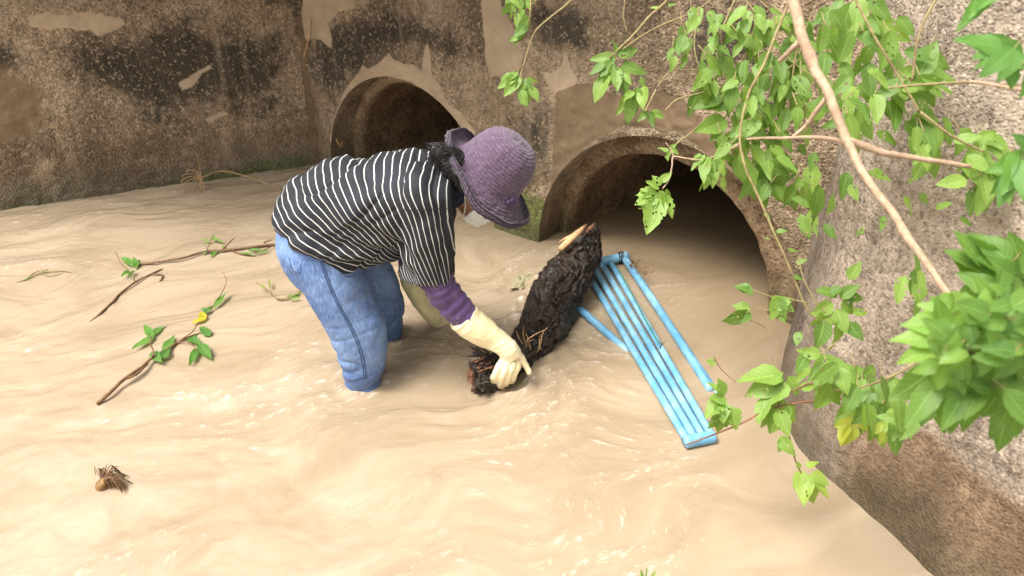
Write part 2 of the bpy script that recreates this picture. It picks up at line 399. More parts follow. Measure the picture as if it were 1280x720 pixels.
def onplane(x, y, A, nrm):
    d = ray(x, y); o = V((0, 0, CAM_H)); t = (A - o).dot(nrm) / d.dot(nrm); return o + d * t
CORN = W0 - WD * 1.585                        # corner with the left wall
def head_sz(poly): 
    r = []
    for x, y in poly:
        p = onplane(x, y, W0, WN); r.append(((p - CORN).dot(WD), p.z))
    return r
A_END = V((-2.47, 3.53, 0)); AD = (A_END - CORN); AD.z = 0; AD.normalize(); AN = V((AD.y, -AD.x, 0))
if AN.y > 0: AN = -AN
def left_sz(poly):
    r = []
    for x, y in poly:
        p = onplane(x, y, CORN, AN); r.append(((p - CORN).dot(AD), p.z))
    return r
hp = []
for (ds, dz, r), c in zip(((.045, -.01, .575), (.055, .035, .585)), PIPES):
    s = (c - CORN).dot(WD); hp.append((s + ds, c.z + dz, r))
headp = [
 ('plaster', head_sz([(412,175),(420,140),(432,112),(448,92),(455,80),(462,86),(475,78),(486,66),(494,76),(505,80),(520,82),(528,90),(530,60),(534,52),(538,70),(541,95),(552,110),(560,128),(580,145),(592,165),(600,185),(580,180),(562,150),(540,122),(515,103),(480,96),(450,110),(432,140),(424,175),(420,200)]), .03),
 ('plaster', head_sz([(601,-30),(605,30),(606,60),(611,98),(630,94),(650,88),(655,70),(650,50),(640,30),(628,10),(620,-30)]), .03),
 ('plaster', head_sz([(378,10),(372,30),(374,50),(392,48),(402,50),(414,60),(416,48),(410,30),(425,15),(445,10),(440,-20),(380,-20)]), .04),
 ('plaster', head_sz([(675,88),(690,92),(700,82),(706,60),(712,85),(722,100),(716,118),(705,128),(695,118),(685,108)]), .03),
 ('plaster', head_sz([(760,150),(770,130),(785,120),(800,132),(830,140),(838,158),(800,152),(770,156)]), .03),
 ('plaster_brown', head_sz([(683,300),(686,250),(690,200),(694,150),(696,115),(720,105),(745,105),(770,120),(800,110),(850,120),(880,150),(900,190),(960,260),(850,165),(780,158),(735,180),(705,210),(692,250),(692,305)]), .05),
 ('plaster_brown', head_sz([(380,60),(376,100),(384,150),(395,200),(405,200),(400,140),(388,90)]), .06),
 ('dark', head_sz([(385,50),(400,40),(440,20),(560,20),(600,70),(560,80),(500,60),(440,90),(420,130),(395,110),(385,80)]), .30),
 ('dark', head_sz([(655,0),(740,10),(740,60),(690,70),(650,40)]), .25),
 ('dark', head_sz([(860,10),(960,0),(960,90),(860,110)]), .30),
 ('dark', head_sz([(630,150),(680,130),(685,220),(640,240)]), .35),
 ('moss', head_sz([(600,235),(640,225),(690,250),(690,320),(600,290)]), .16),
]
headwall = flat_wall('headwall', CORN, CORN + WD, 0, 2.75, WN, .009, headp, hp, 'weathered brown concrete headwall pierced by the two round culvert openings', M['wall'], 11)
leftp = [
 ('plaster', left_sz([(35,22),(60,15),(85,20),(110,14),(150,22),(158,30),(140,38),(125,46),(112,38),(85,36),(60,38),(38,32)]), .05),
 ('plaster', left_sz([(220,103),(235,96),(262,80),(265,85),(250,95),(240,110),(228,114)]), .05),
 ('plaster', left_sz([(255,150),(280,138),(283,142),(262,155)]), .08),
 ('plaster_brown', left_sz([(372,20),(385,20),(402,200),(388,190),(380,110)]), .05),
 ('dark', left_sz([(70,60),(150,40),(240,20),(330,25),(370,60),(340,130),(270,150),(180,150),(120,110)]), .45),
 ('dark', left_sz([(380,60),(360,20),(300,0),(380,-20)]), .2),
 ('dark', left_sz([(-40,40),(20,60),(30,90),(-30,100)]), .2),
 ('moss', left_sz([(150,240),(250,215),(380,190),(395,215),(200,246),(0,275),(0,255)]), .10),
 ('plaster_brown', left_sz([(-60,60),(20,85),(60,120),(50,170),(-40,200)]), .45),
]
left_wall = flat_wall('retaining_wall', CORN, CORN + AD, 0, 2.6, AN, .009, leftp, [], 'long weathered concrete wall with black algae stains left of the culverts', M['wall'], 23)
lw2 = None
# wing wall on the right: a curved, slightly warped face
CB_ = [(1.14, 2.46, 0), (1.02, 2.40, .0), (.925, 2.25, .0), (.875, 2.08, 0), (.848, 1.9, 0), (.89, 1.7, 0), (1.045, 1.35, 0), (1.28, .85, 0), (1.75, 0, 0), (2.6, -1.4, 0), (4.4, -4.5, 0)]
CT_ = [(1.2, 2.40, 1), (1.07, 2.36, 1), (1.00, 2.24, 1), (.98, 2.12, 1), (1.02, 1.98, 1), (1.10, 1.83, 1), (1.36, 1.50, 1), (1.66, 1.0, 1), (2.2, .1, 1), (3.1, -1.3, 1), (4.9, -4.4, 1)]
def wing():
    nb = 330; zb = np.linspace(-.5, TOP, 190)
    b = np.array(spline(CB_, 4000)); t = np.array(spline(CT_, 4000))
    L = np.r_[0, np.cumsum(np.hypot(*np.diff(b[:, :2], axis=0).T))]
    # finer where the camera looks
    u = np.linspace(0, 1, nb); Ls = np.where(u < .8, u / .8 * 2.6, 2.6 + (u - .8) / .2 * (L[-1] - 2.6))
    bx = np.interp(Ls, L, b[:, 0]); by = np.interp(Ls, L, b[:, 1]); tx = np.interp(Ls, L, t[:, 0]); ty = np.interp(Ls, L, t[:, 1])
    Z = np.repeat(zb[:, None], nb, 1); k = (Z / TOP)
    X = bx + (tx - bx) * k; Y = by + (ty - by) * k; S = np.repeat(Ls[None], len(zb), 0)
    rough = .007 * fbm(S * 5, Z * 5, oct=3, seed=40) + .0012 * fbm(S * 30, Z * 30, oct=3, seed=44)
    # long shallow rips running along the wall
    for (z0, sl, a, w) in ((.36, .10, .006, .006), (.26, -.14, .004, .006), (.62, .05, .004, .006), (.50, -.3, .005, .005), (.85, .12, .004, .006), (.74, -.22, .005, .005)):
        dd = Z - (z0 + sl * (S - 1.3) + .03 * vnoise(S * 5, S * 0, seed=int(z0 * 100)) + .012 * vnoise(S * 22, S * 0, seed=3))
        rough -= a * np.exp(-(dd / w) ** 2) - .6 * a * np.exp(-((dd - .016) / .012) ** 2)
    dx = np.gradient(bx); dy = np.gradient(by); ln = np.hypot(dx, dy); nx, ny = dy / ln, -dx / ln          # faces the channel (-x side)
    sgn = np.where(nx * 1 > 0, -1, 1); nx, ny = nx * sgn, ny * sgn
    X = X + rough * nx; Y = Y + rough * ny
    P = np.stack([X, Y, Z], -1).reshape(-1, 3); idx = np.arange(P.shape[0]).reshape(len(zb), nb)
    q = np.stack([idx[:-1, :-1].ravel(), idx[:-1, 1:].ravel(), idx[1:, 1:].ravel(), idx[1:, :-1].ravel()], 1)
    verts = [tuple(p) for p in P]; faces = [tuple(int(j) for j in a) for a in q]; n0 = len(verts)
    top = [verts[int(i)] for i in idx[-1]]; verts += [(x + .5, y + .3, TOP) for x, y, z in top]
    for i in range(nb - 1): faces.append((int(idx[-1, i]), int(idx[-1, i + 1]), n0 + i + 1, n0 + i))
    me = bpy.data.meshes.new('wing_wall'); me.from_pydata(verts, [], faces)
    Sf, Zf = S.ravel(), Z.ravel(); pad = [0] * nb
    fattr(me, 'plaster', [0.] * len(verts)); 
    w = np.clip((.36 - Zf + .06 * vnoise(Sf * 3, Zf * 0, seed=8)) / .10, 0, 1) * np.clip((Sf - .75) / .35, 0, 1)
    fattr(me, 'plaster_brown', [0.] * len(verts)); fattr(me, 'brown', list(w) + pad)
    fattr(me, 'dark', list(np.clip(.32 * fbm(Sf * 3, Zf * 5, oct=3, seed=61) + .05, 0, .6)) + pad)
    fattr(me, 'moss', list(np.clip((.07 - Zf) / .08, 0, 1) * .55) + pad)
    o = link('wing_wall', me, M['wing']); tag(o, 'curved grey-brown rough concrete wing wall rising out of the water beneath the foliage', 'wall')
    return o, top
wing_wall, wing_top = wing()
# straight continuation of the left wall outside the picture belongs to the same wall: one more low-resolution run
def extend_left():
    me = left_wall.data; bm = bmesh.new(); bm.from_mesh(me)
    a = CORN + AD * 2.6; b = CORN + AD * 16; bk = -AN * .3
    vs_ = [bm.verts.new(p) for p in ((a.x, a.y, -.5), (b.x, b.y, -.5), (b.x, b.y, TOP), (a.x, a.y, TOP), (b.x + bk.x, b.y + bk.y, TOP), (a.x + bk.x, a.y + bk.y, TOP))]
    bm.faces.new((vs_[0], vs_[1], vs_[2], vs_[3])); bm.faces.new((vs_[3], vs_[2], vs_[4], vs_[5])); bm.to_mesh(me); bm.free()
extend_left()

# pipes
def culvert(c, label, seed):
    t = empty('culvert_pipe', c, label, 'culvert pipe', 'round concrete culvert pipes in the headwall')
    ax = V((math.cos(YAW), math.sin(YAW), 0)); nrm = V((math.sin(YAW), -math.cos(YAW), 0)); nrm = nrm if nrm.y < 0 else -nrm
    front = c - nrm * 0.0
    def ringp(r, dep, N=160, wob=0.):
        return [front + ax * ((r + wob * mn.noise(V((math.cos(a) * 9, math.sin(a) * 9, seed + dep * 7)))) * math.cos(a)) + V((0, 0, (r + wob * mn.noise(V((math.cos(a) * 9, math.sin(a) * 9, seed + dep * 7)))) * math.sin(a))) - nrm * dep for a in [2 * math.pi * k / N for k in range(N)]]
    mb = MB(); mb.ring_loft([ringp(.70, .35), ringp(.70, .004), ringp(RO - .008, .001, wob=.004), ringp((RB + RO) / 2, -.002, wob=.008), ringp(RB + .012, 0, wob=.010), ringp(RB, .012, wob=.006), ringp(RB, .06, wob=.004)], cap=False)
    o = mb.build('rim', M['rim'], t)
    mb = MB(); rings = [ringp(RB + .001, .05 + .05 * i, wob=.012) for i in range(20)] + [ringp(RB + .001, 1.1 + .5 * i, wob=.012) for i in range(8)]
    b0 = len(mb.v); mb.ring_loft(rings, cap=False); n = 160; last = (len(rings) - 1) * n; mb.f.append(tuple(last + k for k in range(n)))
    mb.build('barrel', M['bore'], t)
    return t
culvert(PIPES[0], 'smaller-looking farther concrete culvert pipe opening behind the bending person', 3)
culvert(PIPES[1], 'nearer large concrete culvert pipe opening behind the blue plastic pipes', 9)

# ------------------------------------------------------------------ ground, bed, near bank
def ground():
    inner = []
    a = CORN + AD * 16 - AN * .28; inner.append((a.x, a.y)); b = CORN - AN * .28 - WN * .1; inner.append((b.x, b.y))
    c = CORN + WD * 2.75 - WN * .28; inner.append((c.x, c.y))
    for p in wing_top[40::12]: inner.append((p[0] + .4, p[1] + .24))
    n = len(inner); vv = []; ff = []
    ang0 = math.atan2(inner[0][1], inner[0][0]) % (2 * math.pi)
    angs = np.linspace(math.radians(185), math.radians(-50), n)
    for (x, y), an in zip(inner, angs):
        for k, r in enumerate((0, .3, 1.)):
            X, Y = 150 * math.cos(an), 150 * math.sin(an); w = r ** 2 if r < 1 else 1
            vv.append((x + (X - x) * w, y + (Y - y) * w, TOP - .01 + (0.3 if k == 2 else 0)))
    for i in range(n - 1):
        for k in range(2): ff.append((i * 3 + k, (i + 1) * 3 + k, (i + 1) * 3 + k + 1, i * 3 + k + 1))
    me = bpy.data.meshes.new('ground'); me.from_pydata(vv, [], ff); o = link('ground', me, M['soil']); tag(o, kind='structure')
    me = bpy.data.meshes.new('channel_bed'); me.from_pydata([(-150, -150, -.5), (150, -150, -.5), (150, 150, -.5), (-150, 150, -.5)], [], [(0, 1, 2, 3)]); tag(link('channel_bed', me, M['bed']), kind='structure')
    nx, ny = 60, 20; vv = []; ff = []
    for j in range(ny):
        for i in range(nx):
            x = -9 + 14 * i / (nx - 1); y = .85 - 8 * (j / (ny - 1)) ** 1.5
            z = -.12 + .35 * min(1, (.85 - y) / .8) + .05 * mn.noise(V((x * 2, y * 2, 0))); vv.append((x, y, z))
    for j in range(ny - 1):
        for i in range(nx - 1): ff.append((j * nx + i, j * nx + i + 1, (j + 1) * nx + i + 1, (j + 1) * nx + i))
    me = bpy.data.meshes.new('near_bank'); me.from_pydata(vv, [], ff); tag(link('near_bank', me, M['soil']), kind='structure')
ground()

# ------------------------------------------------------------------ water
LEG_R = atZ(455, 474); LEG_L = atZ(487, 420); HAND = atZ(640, 478); FARHAND = atZ(550, 406); LOGW = atZ(675, 425)
def water():
    # warped grid: 8 mm in view, coarse outside
    def axis(lo, hi, res, far, nfar):
        c = np.arange(lo, hi, res); g = np.geomspace(res * 1.5, far, nfar); return np.r_[lo - g[::-1], c, c[-1] + g]
    xs = axis(-2.9, 1.3, .0085, 60, 26); ys = axis(1.15, 4.3, .0085, 60, 26)
    X, Y = np.meshgrid(xs, ys); sh = X.shape; X = X.ravel(); Y = Y.ravel()
    # drift direction (towards the lower left of the picture)
    th = math.radians(22); a = X * math.cos(th) + Y * math.sin(th); b = -X * math.sin(th) + Y * math.cos(th)
    wx = .13 * fbm(X * 1.5, Y * 1.5, oct=3, seed=1); wy = .13 * fbm(X * 1.5 + 9, Y * 1.5, oct=3, seed=2)
    # swirl round the legs and hand
    for c, s, r in ((HAND + V((-.25, -.05, 0)), 1.1, .33), (LEG_R + V((.2, .1, 0)), -.8, .25), (V((-1.9, 2.6, 0)), .5, .5)):
        dx, dy = a * 0 + X - c.x, Y - c.y; w = np.exp(-(dx * dx + dy * dy) / r ** 2) * s
        X2 = dx * np.cos(w) - dy * np.sin(w) - dx; Y2 = dx * np.sin(w) + dy * np.cos(w) - dy
        wx += X2 * math.cos(th) + Y2 * math.sin(th); wy += -X2 * math.sin(th) + Y2 * math.cos(th)
    a2, b2 = a + wx, b + wy
    ridge = lambda n: 1 - np.abs(n) * 2
    h = .010 * fbm(a2 * 2.2, b2 * 4.4, oct=2, seed=5)
    h += .0050 * vnoise(a2 * 4.5, b2 * 11, seed=6)
    h += .0006 * ridge(vnoise(a2 * 9 + wy * 8, b2 * 19, seed=7)) + .0012 * vnoise(a2 * 7 + 5, b2 * 22, seed=18) + .0022 * vnoise(a2 * 11, b2 * 16, seed=17)
    h += .0022 * vnoise(a2 * 17, b2 * 30, seed=8) + .0014 * vnoise(a2 * 30 + 3, b2 * 46, seed=9)
    # calm zones: the pipe mouths and the lee along the wing wall
    calm = np.clip(((X - .45) + (2.6 - Y) * .12) / .35, 0, 1)
    calm = np.maximum(calm, np.clip((X * WD.y * -1 - Y * -WD.x - 0) * 0, 0, 1))
    dwall = (X - W0.x) * WN.x + (Y - W0.y) * WN.y
    calm = np.maximum(calm, np.clip((.10 - dwall) / .25, 0, 1) * .8)
    ratt = 1 - .78 * calm
    turb = np.zeros_like(X)
    for c, r, k in ((LEG_R, .22, 1.), (LEG_L, .2, 1.), (HAND, .28, 1.1), (FARHAND, .2, .9), (LOGW, .25, 1.), (HAND + V((-.2, .1, 0)), .35, .7)):
        turb = np.maximum(turb, k * np.exp(-((X - c.x) ** 2 + (Y - c.y) ** 2) / r ** 2))
    h = h * ratt
    h += turb * (.0070 * fbm(a2 * 9, b2 * 12, oct=3, seed=12) + .003 * ridge(vnoise(a2 * 26, b2 * 34, seed=13)))
    # ring waves and piled-up water where things enter
    for c, r0, amp in ((LEG_R, .075, .005), (LEG_L, .07, .005), (FARHAND, .05, .005), (HAND, .06, .007)):
        d = np.hypot(X - c.x, (Y - c.y)); h += amp * np.exp(-((d - r0) / .022) ** 2) * (.6 + .4 * vnoise(X * 20, Y * 20, seed=31)) - amp * .5 * np.exp(-((d - r0 - .05) / .03) ** 2)
        h += .0016 * np.cos((d - r0) * 95) * np.exp(-(d - r0) ** 2 / .035) * (d > r0 * .5)
    # curling wave thrown off by the hand (arc down to the right)
    cx, cy = HAND.x - .20, HAND.y + .10; d = np.hypot(X - cx, Y - cy); an = np.arctan2(Y - cy, X - cx)
    h += .013 * np.exp(-((d - .27 - .02 * vnoise(X * 9, Y * 9, seed=33)) / .017) ** 2) * np.clip(np.cos(an + .75) * 1.6 - .35, 0, 1)
    h += .006 * np.exp(-((d - .36 - .03 * vnoise(X * 7, Y * 7, seed=34)) / .02) ** 2) * np.clip(np.cos(an + 1.1) * 1.4 - .35, 0, 1)
    # splash along the log's upstream flank
    l0, l1 = atZ(640, 405), atZ(672, 352); e = l1 - l0; t = np.clip(((X - l0.x) * e.x + (Y - l0.y) * e.y) / e.length_squared, 0, 1)
    dl = np.hypot(X - l0.x - t * e.x, Y - l0.y - t * e.y); h += .03 * np.exp(-(dl / .035) ** 2) * (.7 + .5 * vnoise(X * 30, Y * 30, seed=36))
    far = np.clip((np.maximum(np.abs(X + .8) - 2.2, np.abs(Y - 2.8) - 1.7)) / .8, 0, 1); h *= 1 - far
    # silt and foam carried by the stream; pale streaks also imitate sky glints
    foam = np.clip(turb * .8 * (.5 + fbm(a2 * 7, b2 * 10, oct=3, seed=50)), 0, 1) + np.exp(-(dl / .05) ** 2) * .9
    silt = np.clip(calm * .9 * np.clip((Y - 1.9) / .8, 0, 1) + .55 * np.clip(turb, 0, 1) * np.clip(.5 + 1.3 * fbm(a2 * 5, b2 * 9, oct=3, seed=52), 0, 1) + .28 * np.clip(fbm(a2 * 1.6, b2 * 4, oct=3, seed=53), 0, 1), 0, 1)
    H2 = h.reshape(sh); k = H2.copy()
    for _ in range(3): k[1:-1, 1:-1] = (k[:-2, 1:-1] + k[2:, 1:-1] + k[1:-1, :-2] + k[1:-1, 2:] + k[1:-1, 1:-1]) / 5      # finds the sharpest crests, where pale glints are painted into the colour
    crest_glint = np.clip((H2 - k) / .00036 - .62, 0, 1).ravel() * np.clip(.42 + 1.2 * fbm(a * 1.3, b * 2.6, oct=3, seed=57) + 1.2 * turb, 0, 1) * (1 - .75 * calm)
    me = bpy.data.meshes.new('water'); n = len(X)
    P = np.stack([X, Y, h], 1)
    idx = np.arange(n).reshape(sh); q = np.stack([idx[:-1, :-1].ravel(), idx[:-1, 1:].ravel(), idx[1:, 1:].ravel(), idx[1:, :-1].ravel()], 1)
    me.vertices.add(n); me.vertices.foreach_set('co', P.ravel()); nf = len(q)
    me.loops.add(nf * 4); me.loops.foreach_set('vertex_index', q.ravel().astype(np.int32)); me.polygons.add(nf)
    me.polygons.foreach_set('loop_start', np.arange(0, nf * 4, 4, dtype=np.int32)); me.update(calc_edges=True)
    fattr(me, 'foam', foam); fattr(me, 'silt', silt); fattr(me, 'flow_a', a2); fattr(me, 'flow_b', b2); fattr(me, 'calm', calm); fattr(me, 'crest_glint', crest_glint); fattr(me, 'rough', .35 + .65 * ratt + .6 * turb)
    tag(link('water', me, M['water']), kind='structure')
water()
# ------------------------------------------------------------------ person
def rings_loft(mb, R, n=None, seg=36, power=2.2, cap=True):
    """each ring: (ax, ay, bx, by, Y, rb[, tilt]) two opposite picture points in the vertical plane at depth Y, half thickness rb"""
    rows = [tuple(atY(r[0], r[1], r[4])) + tuple(atY(r[2], r[3], r[4])) + (r[5],) + ((r[6] if len(r) > 6 else 0.),) for r in R]
    if n: rows = spline(rows, n)
    out = []
    for r in rows:
        A, B = V(r[0:3]), V(r[3:6]); c = (A + B) / 2; S = (A - B) / 2; T = S.cross(V((0, 1, 0))).normalized()
        N = (V((0, 1, 0)) + T * r[7]).normalized()
        ring = []
        for k in range(seg):
            an = 2 * math.pi * k / seg; q, w = math.cos(an), math.sin(an)
            q = math.copysign(abs(q) ** (2 / power), q); w = math.copysign(abs(w) ** (2 / power), w)
            ring.append(c + S * q + N * (w * r[6]))
        out.append(ring)
    mb.ring_loft(out, cap)
    return rows
def fabric(name, base, weave=900, rough=.85, var=.2, wear=None):
    m = NM(name); co = m.coord(); n = m.noise(co, 14, 4, .6); w = m.noise(co, weave, 2, .5)
    c = m.mix(m.smooth(n, .3, .7), tuple(x * (1 - var) for x in base), tuple(x * (1 + var) for x in base))
    c = m.mix(m.math('MULTIPLY', m.smooth(w, .4, .7), .25), c, tuple(min(1, x * 1.5) for x in base))
    if wear: c = m.mix(m.math('MULTIPLY', m.smooth(m.noise(co, wear[1], 5, .65), .52, .75), wear[2]), c, wear[0])
    return m.fin(c, rough, m.bump(m.math('ADD', m.math('MULTIPLY', w, .4), n), .35, .003), Sheen_Weight=.15)
def denim():
    m = NM('blue_denim'); co = m.coord(); n = m.noise(co, 7, 4, .6); st = m.noise(m.coord(scale=(1, 1, .25)), 160, 3, .7); w = m.noise(co, 1100, 1, .5)
    c = m.mix(m.smooth(n, .35, .68), (.075, .135, .31), (.17, .27, .49))
    c = m.mix(m.math('MULTIPLY', m.smooth(st, .45, .65), .35), c, (.34, .45, .66))
    c = m.mix(m.math('MULTIPLY', m.smooth(m.noise(co, 9, 3, .5), .6, .75), .4), c, (.26, .25, .22))
    wl = m.attr('crease_shade'); c = m.mix(m.math('MULTIPLY', wl, .55), c, (.06, .12, .27))  # fold hollows tinted darker, shade painted into the denim
    z = geo_z(m); wet = m.smooth(m.math('ADD', z, m.math('MULTIPLY', n, .10)), .16, .07); c = m.mix(m.math('MULTIPLY', wet, .75), c, (.05, .10, .24))
    return m.fin(c, m.math('SUBTRACT', .85, m.math('MULTIPLY', wet, .45)), m.bump(m.math('ADD', w, m.math('MULTIPLY', st, 1.)), .3, .002))
M['denim'] = denim()
def far_denim(): 
    m = NM('dark_denim'); co = m.coord(); n = m.noise(co, 7, 4, .6); st = m.noise(m.coord(scale=(1, 1, .25)), 160, 3, .7)
    return m
def stripe_mat():
    m = NM('striped_knit'); co = m.coord(); t = m.attr('stripe'); n = m.noise(co, 25, 3, .5)
    fr = m.math('FRACT', m.math('ADD', t, m.math('MULTIPLY', m.math('SUBTRACT', n, .5), .22)))
    tri = m.math('ABSOLUTE', m.math('SUBTRACT', fr, .5))
    k = m.smooth(tri, .080, .050)
    w = m.noise(co, 900, 2, .5); gn = m.noise(co, 6, 3, .6)
    dark = m.mix(m.smooth(gn, .35, .7), (.006, .007, .010), (.014, .016, .024))
    c = m.mix(k, dark, m.mix(w, (.50, .49, .48), (.64, .63, .61)))
    hm = m.attr('hem'); c = m.mix(hm, c, (.010, .010, .014))
    return m.fin(c, .8, m.bump(m.math('ADD', w, m.math('MULTIPLY', n, .6)), .4, .003))
M['stripe'] = stripe_mat()
M['sleeve'] = fabric('purple_jersey', (.075, .035, .125), 900, .7, .3, ((.30, .22, .26), 26, .5))
M['navy'] = fabric('navy_jersey', (.012, .013, .035))
def rubber(name, a, b, dirt=.35):
    m = NM(name); co = m.coord(); n = m.noise(co, 9, 4, .6); f = m.noise(co, 60, 3, .6)
    c = m.mix(m.smooth(n, .35, .7), a, b); c = m.mix(m.math('MULTIPLY', m.smooth(f, .56, .75), dirt), c, (.42, .30, .16))
    z = geo_z(m); c = m.mix(m.math('MULTIPLY', m.smooth(z, .08, .0), .5), c, (.50, .38, .22))
    return m.fin(c, .42, m.bump(m.math('ADD', f, n), .25, .003), Subsurface_Weight=.1, Subsurface_Scale=.01)
M['glove'] = rubber('cream_rubber', (.80, .70, .42), (.90, .82, .58))
M['glove_far'] = rubber('shaded_dirty_cream_rubber', (.55, .50, .28), (.66, .60, .36))  # darker copy of the near glove, shade and dirt both in its colour
def skin():
    m = NM('skin'); co = m.coord(); n = m.noise(co, 22, 4, .6); f = m.noise(co, 300, 2, .5)
    c = m.mix(n, (.36, .15, .085), (.52, .25, .15))
    return m.fin(c, .5, m.bump(f, .15, .001), Subsurface_Weight=.15, Subsurface_Scale=.01)
M['skin'] = skin()
M['mask'] = simple('white_mask_cloth', (.80, .80, .78), .8, 200, .05, .2, .001)
def hairm():
    m = NM('black_hair'); n = m.noise(m.coord(), 90, 3, .6); c = m.mix(n, (.006, .005, .006), (.022, .018, .018)); return m.fin(c, .38, m.bump(n, .5, .002))
M['hair'] = hairm()
def crochet():
    m = NM('purple_crochet'); co = m.coord(); s = m.attr('stitch'); rnd = m.attr('tint'); f = m.noise(co, 420, 3, .7)
    c = m.mix(rnd, (.060, .033, .070), (.15, .092, .15))
    c = m.mix(m.math('MULTIPLY', m.smooth(s, .96, .62), .97), c, (.010, .004, .015)); c = m.mix(m.math('MULTIPLY', m.smooth(f, .55, .8), .5), c, (.42, .33, .45))  # gaps between stitches painted nearly black, as crevice shade
    return m.fin(c, .9, m.bump(f, .4, .0015), Sheen_Weight=.3)
M['crochet'] = crochet()
M['thread'] = simple('seam_thread', (.05, .085, .19), .8, 300, .3)

person = empty('person', (LEG_R.x, 2.3, 0), 'person in striped shirt, jeans and purple hat bending over in the muddy water', 'person')

# ---- jeans: pelvis and both legs as one garment
mb = MB()
pelvis = [(372, 250, 460, 292, 2.27, .13), (350, 272, 460, 318, 2.27, .175), (349, 300, 456, 338, 2.27, .185), (366, 330, 452, 350, 2.27, .16), (390, 352, 448, 356, 2.28, .10)]
rings_loft(mb, pelvis, 14)
near = [(356, 278, 452, 316, 2.19, .095), (351, 309, 453, 338, 2.175, .108), (373, 344, 461, 360, 2.165, .102), (388, 370, 470, 383, 2.155, .094), (399, 393, 480, 402, 2.15, .088), (410, 415, 483, 424, 2.148, .082), (419, 438, 484, 445, 2.15, .076), (430, 466, 478, 471, 2.157, .07), (435, 492, 476, 496, 2.16, .066), (442, 560, 480, 560, 2.17, .06)]
rings_loft(mb, near, 30)
farl = [(400, 290, 470, 300, 2.36, .095), (412, 322, 481, 318, 2.385, .095), (428, 352, 494, 342, 2.40, .088), (440, 375, 503, 366, 2.415, .082), (450, 398, 506, 390, 2.43, .076), (458, 416, 503, 414, 2.44, .07), (464, 436, 502, 436, 2.445, .066), (470, 500, 505, 500, 2.45, .06)]
rings_loft(mb, farl, 26)
jm = remeshed(mb.mesh(), .0065, 14)
a = verts_np(jm); nn = normals_np(jm); x, y, z = a.T
near_m = (y < 2.29)
# creases: arcs across the leg, stacked towards the water; long soft folds from the crotch
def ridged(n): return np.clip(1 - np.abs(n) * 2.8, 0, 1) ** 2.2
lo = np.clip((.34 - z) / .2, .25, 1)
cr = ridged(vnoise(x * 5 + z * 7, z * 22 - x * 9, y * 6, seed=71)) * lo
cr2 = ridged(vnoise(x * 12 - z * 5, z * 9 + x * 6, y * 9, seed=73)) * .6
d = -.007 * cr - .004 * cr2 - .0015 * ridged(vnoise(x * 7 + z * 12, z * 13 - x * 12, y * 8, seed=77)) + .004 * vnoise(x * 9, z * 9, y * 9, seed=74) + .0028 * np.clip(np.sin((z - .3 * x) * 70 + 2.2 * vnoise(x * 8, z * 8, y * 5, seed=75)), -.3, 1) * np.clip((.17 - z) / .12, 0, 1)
a2 = a + nn * d[:, None]; set_verts(jm, a2); fattr(jm, 'crease_shade', np.clip(cr * .8 + cr2 * .3, 0, 1))
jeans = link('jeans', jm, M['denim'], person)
bv_j = BVHTree.FromPolygons([tuple(p) for p in a2], [tuple(p.vertices) for p in jm.polygons])
def seam_on(bvh, px, rad, name, mat, parent, off=.0005, twin=0):
    mb = MB()
    for tw in ((0,) if not twin else (0, twin)):
        pts = []
        for p in spline([(q[0], q[1]) for q in px], 46):
            o = V((0, 0, CAM_H)); dr = ray(p[0] + tw, p[1]).normalized(); h = bvh.ray_cast(o, dr)
            if h[0] is not None: pts.append(h[0] + h[1] * off)
        if len(pts) > 3: mb.tube(pts, rad, 6)
    return mb.build(name, mat, parent)
seam_on(bv_j, [(399, 322), (408, 350), (420, 378), (435, 405), (447, 432), (453, 455), (455, 474)], .0021, 'side_seam', M['thread'], jeans, .0004, 3)
seam_on(bv_j, [(361, 322), (366, 337), (375, 341), (376, 330)], .0013, 'back_pocket_stitching', M['thread'], jeans)
seam_on(bv_j, [(424, 334), (428, 343), (438, 346), (446, 342)], .0013, 'front_pocket_stitching', M['thread'], jeans)

# ---- shirt
mb = MB()
torso = [(346, 268, 455, 316, 2.26, .180), (346, 257, 464, 320, 2.26, .188), (351, 241, 479, 318, 2.26, .187), (368, 224, 496, 312, 2.26, .185), (397, 210, 506, 306, 2.26, .185),
         (430, 202, 512, 300, 2.26, .187), (468, 198, 523, 296, 2.26, .190), (505, 196, 541, 292, 2.26, .192), (535, 200, 555, 286, 2.26, .175), (555, 212, 564, 272, 2.25, .125), (566, 222, 571, 256, 2.24, .07)]
rows = rings_loft(mb, torso, 44, power=2.3)
sl = [(512, 205, 562, 226, 2.17, .085), (507, 222, 566, 240, 2.14, .085), (500, 255, 569, 265, 2.125, .082), (498, 290, 569, 295, 2.12, .078), (501, 320, 570, 325, 2.118, .072), (503, 342, 570, 352, 2.115, .068)]
rings_loft(mb, sl, 24, power=2.3)
slf = [(520, 210, 560, 230, 2.37, .08), (512, 250, 560, 262, 2.42, .075), (505, 300, 552, 305, 2.44, .068), (505, 330, 548, 338, 2.45, .06)]
rings_loft(mb, slf, 18, power=2.3)
sm = remeshed(mb.mesh(), .0055, 12)
a = verts_np(sm); nn = normals_np(sm); x, y, z = a.T
